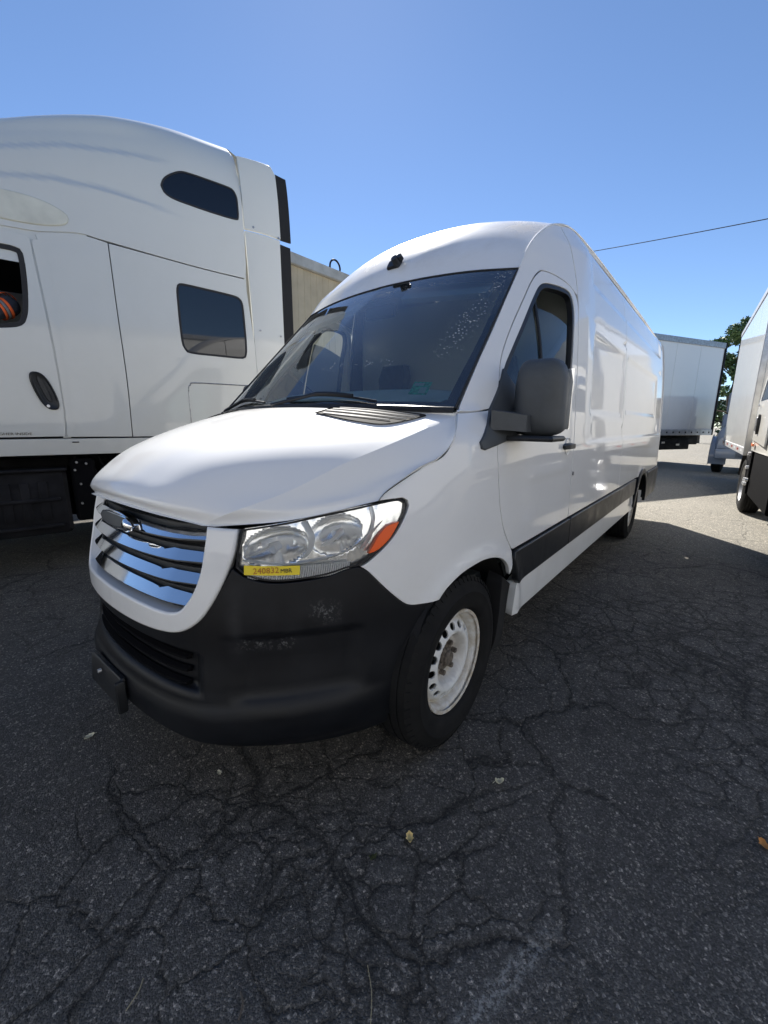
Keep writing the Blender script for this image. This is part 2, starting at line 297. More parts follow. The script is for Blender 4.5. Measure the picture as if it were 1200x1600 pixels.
# ------------------------------------------------------------------ object helpers
def tagt(o,label,cat,group=None,kind=None):
    if label: o['label']=label
    if cat: o['category']=cat
    if group: o['group']=group
    if kind: o['kind']=kind
    return o
def empty(name,label,cat,loc=(0,0,0),rotz=0,group=None):
    o=bpy.data.objects.new(name,None); COL.objects.link(o); o.location=loc; o.rotation_euler=(0,0,rotz)
    o.empty_display_size=.2; return tagt(o,label,cat,group)
def link(name,me,mat,parent=None,loc=None,rot=None):
    if mat is not None and not me.materials: me.materials.append(mat)
    o=bpy.data.objects.new(name,me); COL.objects.link(o)
    if parent is not None: o.parent=parent
    if loc is not None: o.location=loc
    if rot is not None: o.rotation_euler=rot
    return o
class MB:
    def __init__(s): s.v=[]; s.f=[]
    def add(s,v,f):
        b=len(s.v); s.v+= [tuple(map(float,p)) for p in v]; s.f+=[tuple(i+b for i in k) for k in f]; return s
    def box(s,x0,x1,y0,y1,z0,z1,bev=0):
        if bev<=0:
            v=[(x,y,z) for x in(x0,x1) for y in(y0,y1) for z in(z0,z1)]
            return s.add(v,[(0,1,3,2),(4,6,7,5),(0,4,5,1),(2,3,7,6),(0,2,6,4),(1,5,7,3)])
        # octagonal-edge box: loft of chamfered rectangles along z
        b=bev; rings=[]
        def ring(i,z):
            return [(x0+i+b,y0+i,z),(x1-i-b,y0+i,z),(x1-i,y0+i+b,z),(x1-i,y1-i-b,z),(x1-i-b,y1-i,z),(x0+i+b,y1-i,z),(x0+i,y1-i-b,z),(x0+i,y0+i+b,z)]
        return s.loft([ring(b*.7,z0),ring(0,z0+b),ring(0,z1-b),ring(b*.7,z1)],True,True)
    def loft(s,rings,closed=True,caps=False):
        n=len(rings[0]); v=[p for r in rings for p in r]; f=[]
        for i in range(len(rings)-1):
            for j in range(n if closed else n-1):
                k=(j+1)%n; f.append((i*n+j,i*n+k,(i+1)*n+k,(i+1)*n+j))
        if caps: f.append(tuple(range(n-1,-1,-1))); f.append(tuple((len(rings)-1)*n+j for j in range(n)))
        return s.add(v,f)
    def lathe(s,prof,n=48,axis='y',c=(0,0,0),close=False):
        rings=[]
        for (r,h) in prof:
            rr=[]
            for k in range(n):
                a=2*math.pi*k/n; u,w=r*math.cos(a),r*math.sin(a)
                rr.append({'y':(u+c[0],h+c[1],w+c[2]),'z':(u+c[0],w+c[1],h+c[2]),'x':(h+c[0],u+c[1],w+c[2])}[axis])
            rings.append(rr)
        if close: rings.append(rings[0])
        return s.loft(rings,True,False)
    def cyl(s,c,r,h,axis='z',n=20,r2=None):
        r2=r if r2 is None else r2; rings=[]
        for (rr,d) in ((r,-h/2),(r2,h/2)):
            rg=[]
            for k in range(n):
                a=2*math.pi*k/n; u,w=rr*math.cos(a),rr*math.sin(a)
                rg.append({'y':(u+c[0],d+c[1],w+c[2]),'z':(u+c[0],w+c[1],d+c[2]),'x':(d+c[0],u+c[1],w+c[2])}[axis])
            rings.append(rg)
        return s.loft(rings,True,True)
    def tube(s,pts,r,n=8,caps=True):
        pts=[Vector(p) for p in pts]; rings=[]; up=Vector((0,0,1))
        rr=r if hasattr(r,'__len__') else [r]*len(pts)
        for i,p in enumerate(pts):
            t=(pts[min(i+1,len(pts)-1)]-pts[max(i-1,0)]).normalized()
            a=t.cross(up); 
            if a.length<.05: a=t.cross(Vector((1,0,0)))
            a.normalize(); b=t.cross(a).normalized()
            rings.append([tuple(p+(a*math.cos(2*math.pi*k/n)+b*math.sin(2*math.pi*k/n))*rr[i]) for k in range(n)])
        return s.loft(rings,True,caps)
    def mesh(s,name,smooth=35):
        me=bpy.data.meshes.new(name); me.from_pydata(s.v,[],s.f); me.validate(); 
        import bmesh
        bm=bmesh.new(); bm.from_mesh(me); bmesh.ops.recalc_face_normals(bm,faces=bm.faces); bm.to_mesh(me); bm.free()
        if smooth:
            me.polygons.foreach_set('use_smooth',[True]*len(me.polygons))
            me.set_sharp_from_angle(angle=R(smooth))
        me.update(); return me
    def obj(s,name,mat,parent=None,loc=None,rot=None,smooth=35):
        return link(name,s.mesh(name,smooth),mat,parent,loc,rot)
def resample(poly,h):
    """poly: list of (u,v[,1]) ; third value 1 marks a corner. spline between corners, resampled at about h."""
    P=[tuple(p[:2]) for p in poly]; C=[len(p)>2 and p[2]==1 for p in poly]
    n=len(P)
    if not any(C): C[0]=True
    st=C.index(True); P=P[st:]+P[:st]; C=C[st:]+C[:st]
    segs=[]; cur=[P[0]]
    for i in range(1,n+1):
        cur.append(P[i%n])
        if C[i%n]: segs.append(cur); cur=[P[i%n]]
    out=[]
    for sg in segs:
        A=np.array(sg,float)
        if len(A)>2: A=_cr(A,12)
        d=np.concatenate([[0],np.cumsum(np.linalg.norm(np.diff(A,axis=0),axis=1))])
        k=max(1,int(round(d[-1]/h))); t=np.linspace(0,d[-1],k+1)[:-1]
        out.append(np.stack([np.interp(t,d,A[:,0]),np.interp(t,d,A[:,1])],-1))
    return np.vstack(out)
def rounded(x0,x1,y0,y1,r,n=5):
    o=[]
    for cx,cy,a0 in ((x1-r,y0+r,-90),(x1-r,y1-r,0),(x0+r,y1-r,90),(x0+r,y0+r,180)):
        for k in range(n+1):
            a=R(a0+90*k/n); o.append((cx+r*math.cos(a),cy+r*math.sin(a),1))
    return o
def area(P): return .5*np.sum(P[:,0]*np.roll(P[:,1],-1)-np.roll(P[:,0],-1)*P[:,1])
def shrink(P,d):
    if area(P)<0: P=P[::-1]
    e=np.roll(P,-1,0)-P; L=np.linalg.norm(e,axis=1)[:,None]+1e-9; e=e/L
    n=np.stack([-e[:,1],e[:,0]],-1); m=n+np.roll(n,1,0); m/=np.maximum(np.sum(m*m,1)[:,None]/2,.35)
    return P+m*d
def inside(pts,P):
    x,y=pts[:,0],pts[:,1]; r=np.zeros(len(pts),bool); n=len(P); j=n-1
    for i in range(n):
        c=((P[i,1]>y)!=(P[j,1]>y))&(x<(P[j,0]-P[i,0])*(y-P[i,1])/(P[j,1]-P[i,1]+1e-15)+P[i,0]); r^=c; j=i
    return r
def panel(name,fn,outline,mat,parent,h=.03,holes=(),out=0.,t=.02,gap=.0025,edge=.0025,mirror=False,uvf=None,flip=False,hb=None):
    """A sheet on the surface fn(u,v,out): exact outline, rounded rim, thickness t inwards."""
    hb=hb or h
    loops=[]
    P0=resample(outline,hb); 
    if area(P0)<0: P0=P0[::-1]
    P0=shrink(P0,gap+edge); loops.append(P0)
    for hh in holes:
        H=resample(hh,hb)
        if area(H)<0: H=H[::-1]
        H=shrink(H,-(gap+edge)); loops.append(H[::-1])
    lo,hi=P0.min(0),P0.max(0)
    gx,gy=np.meshgrid(np.arange(lo[0]+h*.5,hi[0],h),np.arange(lo[1]+h*.5,hi[1],h)); gp=np.stack([gx.ravel(),gy.ravel()],-1)
    keep=inside(gp,P0)
    for H in loops[1:]: keep&=~inside(gp,H)
    B=np.vstack(loops)
    gp=gp[keep]
    if len(gp):
        ok=np.ones(len(gp),bool)
        for k in range(0,len(B),200):
            dd=np.linalg.norm(gp[:,None]-B[None,k:k+200],axis=2).min(1); ok&=dd>h*.55
        gp=gp[ok]
    V=np.vstack([B,gp]); E=[]; b=0
    for L in loops:
        n=len(L); E+=[(b+i,b+(i+1)%n) for i in range(n)]; b+=n
    r=delaunay_2d_cdt([Vector(map(float,p)) for p in V],E,[],0,1e-7)
    rv=np.array([tuple(p) for p in r[0]]); T=np.array([f for f in r[2] if len(f)==3])
    ctr=rv[T].mean(1); kp=inside(ctr,P0)
    for H in loops[1:]: kp&=~inside(ctr,H)
    T=T[kp]
    a=rv[T]; ar=(a[:,1,0]-a[:,0,0])*(a[:,2,1]-a[:,0,1])-(a[:,1,1]-a[:,0,1])*(a[:,2,0]-a[:,0,0])
    T=T[np.abs(ar)>1e-12]; ar=ar[np.abs(ar)>1e-12]
    T=np.where((ar>0)[:,None],T,T[:,::-1])
    def ev(q,o): return fn(q[:,0],q[:,1],o)
    e=1e-3
    def nor(q,o):
        du=ev(q+[e,0],o)-ev(q-[e,0],o); dv=ev(q+[0,e],o)-ev(q-[0,e],o); n=np.cross(du,dv); n/=np.linalg.norm(n,axis=1)[:,None]+1e-12
        return -n if flip else n
    X=ev(rv,out); NN=nor(rv,out)
    verts=[X]; norms=[NN]; faces=[T]; uv=[rv]; base=len(rv)
    quads=[]
    if t>0:
        for L in loops:
            n=len(L); Ls=shrink(L,-edge) if area(L)>0 else shrink(L[::-1],edge)[::-1]
            XL=ev(L,out); NL=nor(L,out); Xo=ev(Ls,out); lat=Xo-XL
            ln=np.linalg.norm(lat,axis=1)[:,None]+1e-12; latn=lat/ln
            r1=XL+lat*.7-NL*edge*.3; r2=XL+lat-NL*edge; r3=XL+lat-NL*t
            for X_,N_ in ((XL,NL),(r1,(NL+latn)*.7071),(r2,latn),(r3,latn)):
                verts.append(X_); norms.append(N_); uv.append(L)
            for k in range(3):
                b0=base+k*n; b1=base+(k+1)*n
                for i in range(n):
                    j=(i+1)%n; quads.append((b0+i,b1+i,b1+j,b0+j))
            base+=4*n
    V=np.vstack(verts); NV=np.vstack(norms); UV=np.vstack(uv)
    fl=[tuple(int(i) for i in f) for f in T]
    if flip: fl=[f[::-1] for f in fl]; quads=[f[::-1] for f in quads]
    fl+=quads
    if mirror: V=V*[1,-1,1]; NV=NV*[1,-1,1]; fl=[f[::-1] for f in fl]
    me=bpy.data.meshes.new(name); me.from_pydata(V.tolist(),[],fl)
    me.polygons.foreach_set('use_smooth',[True]*len(me.polygons))
    ul=me.uv_layers.new(name='UVMap'); U2=UV if uvf is None else uvf(UV)
    li=np.empty(len(me.loops),int); me.loops.foreach_get('vertex_index',li); ul.data.foreach_set('uv',U2[li].ravel().astype(float))
    me.normals_split_custom_set_from_vertices(NV.tolist())
    me.update(); 
    return link(name,me,mat,parent)
def both(name,*a,**k):
    o=panel(name,*a,**k); o2=panel(name,*a,mirror=True,**k); return o,o2
def grid_surface(rows,nu,nv,kink=None):
    """rows: control points [i][j][3]; Catmull-Rom in both directions, optional kink column. returns fn(a,b) a in 0..1 across columns, b in 0..1 along rows"""
    Rw=np.array(rows,float)
    def cr1(P,t):   # P (n,...,3), t array in [0,n-1]
        n=len(P); i=np.clip(np.floor(t).astype(int),0,n-2); f=(t-i)
        def g(k): 
            k=np.asarray(k); lo=2*P[0]-P[1]; hi=2*P[-1]-P[-2]
            PP=np.concatenate([lo[None],P,hi[None]]); return PP[k+1]
        a,b,c,d=g(i-1),g(i),g(i+1),g(i+2)
        f=f.reshape(f.shape+(1,)*(a.ndim-f.ndim))
        return .5*((2*b)+(c-a)*f+(2*a-5*b+4*c-d)*f**2+(3*b-a-3*c+d)*f**3)
    def fn(a,b):
        a=np.asarray(a,float); b=np.asarray(b,float)
        X=cr1(Rw,b*(len(Rw)-1))          # (n, cols, 3)
        out=np.empty((len(a),3)); nc=Rw.shape[1]; ta=np.clip(a,0,1)*(nc-1)
        def along(Pc,t):                 # Pc (n,m,3)
            m=Pc.shape[1]; i=np.clip(np.floor(t).astype(int),0,m-2); f=(t-i)[:,None]; r=np.arange(len(t))
            PP=np.concatenate([2*Pc[:,:1]-Pc[:,1:2],Pc,2*Pc[:,-1:]-Pc[:,-2:-1]],1)
            A,B_,C_,D=PP[r,i],PP[r,i+1],PP[r,i+2],PP[r,i+3]
            return .5*((2*B_)+(C_-A)*f+(2*A-5*B_+4*C_-D)*f**2+(3*B_-A-3*C_+D)*f**3)
        if kink is None: return along(X,ta)
        m=ta<=kink
        L=np.concatenate([X[:,1:kink+1][:,::-1]*[1,-1,1],X[:,:kink+1]],1)   # mirror for symmetry at the centre
        if m.any(): out[m]=along(L[m],ta[m]+kink)
        if (~m).any(): out[~m]=along(X[~m][:,kink:],ta[~m]-kink)
        return out
    return fn
def sheet(name,fn,A,Bv,mat,parent,t=.0,weld=False,nflip=False,custom=True,uv=None):
    """regular grid over fn(a,b); A, Bv arrays"""
    na,nb=len(A),len(Bv); a,b=np.meshgrid(A,Bv); q=np.stack([a.ravel(),b.ravel()],-1)
    X=fn(q[:,0],q[:,1]); f=[]
    for i in range(nb-1):
        for j in range(na-1):
            k=i*na+j; f.append((k,k+1,k+na+1,k+na) if not nflip else (k,k+na,k+na+1,k+1))
    V=X.tolist()
    if t>0:
        me0=bpy.data.meshes.new('tmp'); me0.from_pydata(V,[],f); nn=np.empty(len(V)*3); me0.vertices.foreach_get('normal',nn); nn=nn.reshape(-1,3); bpy.data.meshes.remove(me0)
        ring=[j for j in range(na)]+[i*na+na-1 for i in range(1,nb)]+[(nb-1)*na+j for j in range(na-2,-1,-1)]+[i*na for i in range(nb-2,0,-1)]
        b0=len(V); V+=X[ring].tolist(); b1=len(V); V+=(X[ring]-nn[ring]*t).tolist(); m=len(ring)
        for i in range(m):
            j=(i+1)%m; f.append((b0+i,b1+i,b1+j,b0+j) if not nflip else (b0+i,b0+j,b1+j,b1+i))
    me=bpy.data.meshes.new(name); me.from_pydata(V,[],f); me.polygons.foreach_set('use_smooth',[True]*len(f))
    ul=me.uv_layers.new(name='UVMap'); UV=np.zeros((len(V),2)); UV[:len(q)]=q if uv is None else uv(q)
    li=np.empty(len(me.loops),int); me.loops.foreach_get('vertex_index',li); ul.data.foreach_set('uv',UV[li].ravel())
    me.set_sharp_from_angle(angle=R(40)); me.update()
    return link(name,me,mat,parent)
def textobj(name,body,size,mat,parent,M,align='LEFT',ext=.0006):
    c=bpy.data.curves.new(name,'FONT'); c.body=body; c.size=size; c.extrude=ext; c.align_x=align; c.resolution_u=2
    o=bpy.data.objects.new(name,c); COL.objects.link(o)
    dg=bpy.context.evaluated_depsgraph_get(); me=bpy.data.meshes.new_from_object(o.evaluated_get(dg)); bpy.data.objects.remove(o)
    me.transform(M); me.materials.clear()
    return link(name,me,mat,parent)
# ------------------------------------------------------------------ the white cargo van
def sbox(v,a,b,w): return _sm((v-a)/w)*_sm((b-v)/w)
def Gd(s,z,out=0.):
    x=x_of_s(s)
    d=.015*sbox(x-.10*(z-1.7),2.75,3.95,.07)*sbox(z,1.42,1.99,.06)+.015*sbox(x,4.05,6.25,.08)*sbox(z,1.46,1.99,.06)
    d=d+.013*_sm((z-1.235)/.03)*_sm((x-2.55)/.3)+.008*sbox(z,1.30,1.37,.010)*sbox(x,2.8,6.5,.05)
    d=d+.016*sbox(z,2.045,2.085,.012)*sbox(x,2.5,6.6,.08)+.012*_sm((z-2.27)/.025)*sbox(x,2.7,6.6,.15)
    d=d-.004*sbox(z,1.07,1.17,.045)*sbox(x,1.45,2.3,.2)
    for cx,cz,r in((1.12,.405,.407),(5.36,.40,.43)):
        rr=np.sqrt((x-cx)**2+(z-cz)**2); d=d-.014*np.exp(-((rr-r-.012)/.040)**2)*np.where(z<1.1,1,0)
    return G(s,z,out-d)
def Gs(s,z,out=0.):
    s=np.asarray(s,float); P=G(np.abs(s),z,out); P[:,1]=np.where(s<0,-P[:,1],P[:,1]); return P
S=s_of_x
van=empty('cargo_van','white high-roof cargo van with black bumper parked in the middle of the lot','van')
# hood ------------------------------------------------
HR=[[(0.12, 0, 1.094), (0.131, 0.18, 1.088), (0.16, 0.33, 1.076), (0.22, 0.45, 1.05), (0.4, 0.638, 1.06), (0.652, 0.804, 1.108)],
  [(0.107, 0, 1.13), (0.121, 0.18, 1.125), (0.155, 0.34, 1.114), (0.272, 0.53, 1.094), (0.455, 0.67, 1.1), (0.679, 0.81, 1.133)],
  [(0.15, 0, 1.184), (0.168, 0.19, 1.18), (0.222, 0.38, 1.168), (0.424, 0.617, 1.15), (0.56, 0.715, 1.132), (0.727, 0.828, 1.163)],
  [(0.28, 0, 1.273), (0.3, 0.22, 1.268), (0.35, 0.42, 1.2452), (0.6, 0.695, 1.232), (0.7, 0.775, 1.187), (0.8, 0.86, 1.205)],
  [(0.48, 0, 1.35), (0.5, 0.24, 1.344), (0.55, 0.47, 1.3185), (0.76, 0.757, 1.291), (0.82, 0.83, 1.243), (0.88, 0.893, 1.24)],
  [(0.68, 0, 1.404), (0.7, 0.26, 1.399), (0.75, 0.5, 1.3765), (0.911, 0.806, 1.345), (0.93, 0.868, 1.305), (0.936, 0.91, 1.282)],
  [(0.81, 0, 1.433), (0.84, 0.28, 1.429), (0.91, 0.54, 1.4142), (1.0, 0.83, 1.378), (1.0, 0.875, 1.35), (0.975, 0.912, 1.322)],
  [(0.885, 0, 1.44), (0.915, 0.28, 1.436), (0.985, 0.56, 1.4266), (1.07, 0.846, 1.402), (1.066, 0.862, 1.398), (1.055, 0.872, 1.392)]]
hoodfn=grid_surface(HR,0,0,kink=3)
def hood_near(a,b):            # a signed
    P=hoodfn(np.abs(a),b); 
    # vent recesses left and right
    P[:,1]=np.where(a<0,P[:,1],-P[:,1]); return P
Av=np.concatenate([np.linspace(0,.6,26),np.linspace(.6,1,15)[1:]]); Av=np.concatenate([-Av[:0:-1],Av])
Bv=np.concatenate([np.linspace(0,.3,22),np.linspace(.3,1,34)[1:]])
hood=sheet('hood',hood_near,Av,Bv,MT['white'],van,t=.012,nflip=True); hood.data.set_sharp_from_angle(angle=R(18))
# hood vents (louvres by the windscreen) ---------------
def hood_at(a,b): return Vector(hood_near(np.array([a]),np.array([b]))[0])
VP=np.array([(.285,.760),(.36,.745),(.46,.722),(.52,.730),(.545,.86),(.535,.925),(.43,.915),(.33,.905),(.265,.895)])
for sg in(1,-1):
    def hv(u,v,out=0.):
        P=hood_near(np.asarray(u)*sg,np.asarray(v)); P[:,2]+=out*.95; P[:,0]-=out*.3; return P
    vent=panel('hood_vent',hv,[tuple(p) for p in VP],MT['liner'],van,h=.02,hb=.012,out=.0022,t=.004,gap=0,edge=.001,flip=(sg>0))
    for k in range(4):
        b0=.765+k*.037; a0,a1=((.31,.505),(.288,.53),(.285,.538),(.29,.536))[k]
        us=np.linspace(a0,a1,14); lv=MB()
        lo=[hood_at(sg*u,b0) for u in us]; hi=[hood_at(sg*u,b0+.007) for u in us]
        lv.loft([[(l.x,l.y,l.z+.0035),(l.x,l.y,l.z+.0065),(h_.x,h_.y,h_.z+.0085),(h_.x,h_.y,h_.z+.0055)] for l,h_ in zip(lo,hi)],True,True).obj('louvre',MT['louvre'],vent)
# roof ------------------------------------------------
RE=np.array([(1.783,2.137,.777),(1.90,2.27,.770),(2.06,2.39,.768),(2.26,2.49,.772),(2.55,2.555,.785),(3.1,2.58,.785),(4.4,2.585,.785),(5.8,2.58,.785),(6.88,2.56,.785)])
RC=np.array([(1.685,2.172),(1.775,2.312),(1.93,2.47),(2.14,2.585),(2.48,2.645),(3.1,2.672),(4.4,2.68),(5.8,2.675),(6.88,2.655)])
REf=_cr(RE,12); RCf=_cr(RC,12)
def roof(a,b):
    t=b*(len(REf)-1); i=np.arange(len(REf)); a=np.asarray(a); aa=np.abs(a)
    ex,ez,ey=[np.interp(t,i,REf[:,k]) for k in range(3)]; cx,cz=[np.interp(t,i,RCf[:,k]) for k in range(2)]
    rib=.006*_sm((t-60)/8)*(np.cos(aa*np.pi*9)>.55)*(aa<.93)
    return np.stack([cx+(ex-cx)*aa**2,-ey*a,cz+(ez-cz)*aa**2.6+rib],-1)
sheet('roof',roof,np.concatenate([np.linspace(-1,1,73)]),np.linspace(0,1,90),MT['roof_white'],van,t=.02)
# joint strip along the roof edge
for sg in(1,-1):
    pts=[(p[0],-sg*(p[2]+.001),p[1]+.001) for p in REf[::3]]
    MB().tube(pts,.0045,6).obj('roof_ditch_strip',MT['white'],van)
mk=empty('roof_marker_lamp',None,None); mk.parent=van; mk.location=(1.768,0,2.305); mk.rotation_euler=(0,R(-56),0)
# dark broken marker lamp mount on the forehead
MB().box(-.035,.035,-.055,.045,-.004,.018,.01).obj('lamp_base',MT['plastic'],mk)
MB().cyl((-.008,-.03,.03),.026,.045,'z',16,.02).cyl((.012,-.052,.028),.018,.03,'z',12).obj('lamp_socket',MT['plastic'],mk)
# windscreen ------------------------------------------
Wb=_cr(np.array([(.893,0,1.448),(.92,.28,1.445),(.992,.56,1.438),(1.080,.846,1.428)]),12); Wt=_cr(np.array([(1.683,0,2.168),(1.695,.28,2.163),(1.728,.54,2.152),(1.779,.773,2.133)]),12)
def wsf(a,b,out=0.):
    a=np.asarray(a,float); aa=np.abs(a)*(len(Wb)-1); i=np.arange(len(Wb))
    B=np.stack([np.interp(aa,i,Wb[:,k]) for k in range(3)],-1); T=np.stack([np.interp(aa,i,Wt[:,k]) for k in range(3)],-1)
    b=np.asarray(b,float)[:,None]; P=B*(1-b)+T*b
    bul=(.022*4*b*(1-b))[:,0]*(1-np.abs(a)**4)
    P[:,0]-=(.72*(bul+out)); P[:,2]+=.69*(bul+out); P[:,1]*=np.where(a<0,-1,1); return P
# a=-1 is the driver's side (-Y)
wo_=[(-1,0,1),(1,0,1),(1,1,1),(-1,1,1)]
wi_=[(-.94,.06,1),(-.85,.042),(0,.035),(.85,.042),(.94,.06,1),(.955,.5),(.94,.86,1),(.88,.9),(.3,.915),(.14,.915,1),(.13,.86,1),(-.13,.86,1),(-.14,.915,1),(-.3,.915),(-.88,.9),(-.94,.86,1),(-.955,.5)]
panel('windshield_frit',wsf,wo_,MT['frit'],van,h=.05,holes=[wi_],out=-.008,t=.004,gap=.001,edge=.001,flip=True)
panel('windshield',wsf,wo_,MT['glass_ws'],van,h=.06,out=.0,t=0,gap=.004,edge=.001,flip=True)
# rubber seal round the glass
sealp=[wsf(np.array([a]),np.array([b]),.001)[0] for a,b in [(-1,t) for t in np.linspace(0,1,14)]+[(t,1) for t in np.linspace(-1,1,24)[1:]]+[(1,t) for t in np.linspace(1,0,14)[1:]]]
MB().tube(sealp,.005,6).obj('windshield_seal',MT['seam'],van)
MB().tube([wsf(np.array([t]),np.array([0.]),-.002)[0]+np.array([-.012,0,-.004]) for t in np.linspace(-1,1,30)],.014,8).obj('cowl_strip',MT['plastic'],van)
# body panels on the side surface ----------------------
fen=[(1.064,1.108,1),(1.091,1.133),(1.144,1.163),(1.253,1.218),(1.337,1.250),(1.376,1.284),(1.404,1.318),(1.459,1.376),(1.499,1.412,1),(1.60,1.418),(1.72,1.43,1),(1.765,1.45,1),
 (1.725,1.37),(1.690,1.272),(1.695,1.19),(1.709,1.109),(1.735,1.0),(1.779,.899),(1.849,.815),(1.872,.787,1),(1.868,.74,1),(1.845,.67,1),(1.810,.727),(1.75,.775),(1.678,.800),(1.61,.811),(1.545,.812),(1.435,.796),(1.361,.764),(1.330,.742),(1.305,.716,1),
 (1.248,.716),(1.189,.719),(1.156,.732),(1.121,.761),(1.071,.810),(1.012,.874),(.982,.896,1),(1.014,.909),(1.076,.952),(1.128,1.002),(1.170,1.065),(1.181,1.098),(1.161,1.113,1)]
def uvid(u): return u
both('fender',Gd,fen,MT['white'],van,h=.028,hb=.018)
E1=_Ef
pil=[(1.499,1.418,1)]+[(float(S(x)),float(z)) for x,z,y in E1[10:40:5]]+[(float(S(x)),float(z)) for x,z,y in E1[40:80:4] if x<2.34]+[(2.79,2.505,1),(2.79,2.10,1),(2.735,2.125),(2.659,2.150),(2.553,2.166),(2.45,2.168),(2.39,2.150),(2.297,2.078),(2.165,1.949),(2.039,1.826),(1.932,1.708),(1.879,1.630),(1.836,1.543),(1.800,1.48),(1.765,1.45,1),(1.72,1.43,1),(1.60,1.418)]
both('cab_side_panel',Gd,pil,MT['white'],van,h=.035,hb=.02)
doorp=[(1.765,1.45,1),(1.800,1.48),(1.836,1.543),(1.879,1.630),(1.932,1.708),(2.039,1.826),(2.165,1.949),(2.297,2.078),(2.39,2.150),(2.45,2.168),(2.553,2.166),(2.659,2.150),(2.735,2.125),(2.775,2.08),(2.786,2.0),(2.787,1.8),(2.787,1.3),(2.787,1.0),(2.784,.792,1),(1.885,.790,1),(1.875,.792),(1.849,.815),(1.779,.899),(1.735,1.0),(1.709,1.109),(1.695,1.19),(1.690,1.272),(1.725,1.37)]
glz=[(1.80,1.345,1),(2.10,1.346),(2.50,1.343),(2.585,1.36),(2.615,1.40),(2.654,1.522),(2.680,1.7),(2.700,1.887),(2.714,1.98),(2.715,2.04),(2.70,2.085),(2.66,2.108),(2.58,2.112),(2.503,2.108),(2.43,2.10),(2.37,2.075),(2.30,2.015),(2.15,1.865),(2.0,1.715),(1.90,1.61),(1.84,1.52,1)]
dn,df_=both('front_door',Gd,doorp,MT['white'],van,h=.032,hb=.02,holes=[glz],t=.03)
lowg=[(1.86,1.33,1),(2.18,1.33,1),(2.62,1.33,1),(2.66,1.522),(2.690,1.75),(2.705,1.90),(2.705,1.935,1),(2.50,1.972),(2.30,1.992,1),(2.15,1.872),(2.0,1.725),(1.88,1.60,1)]
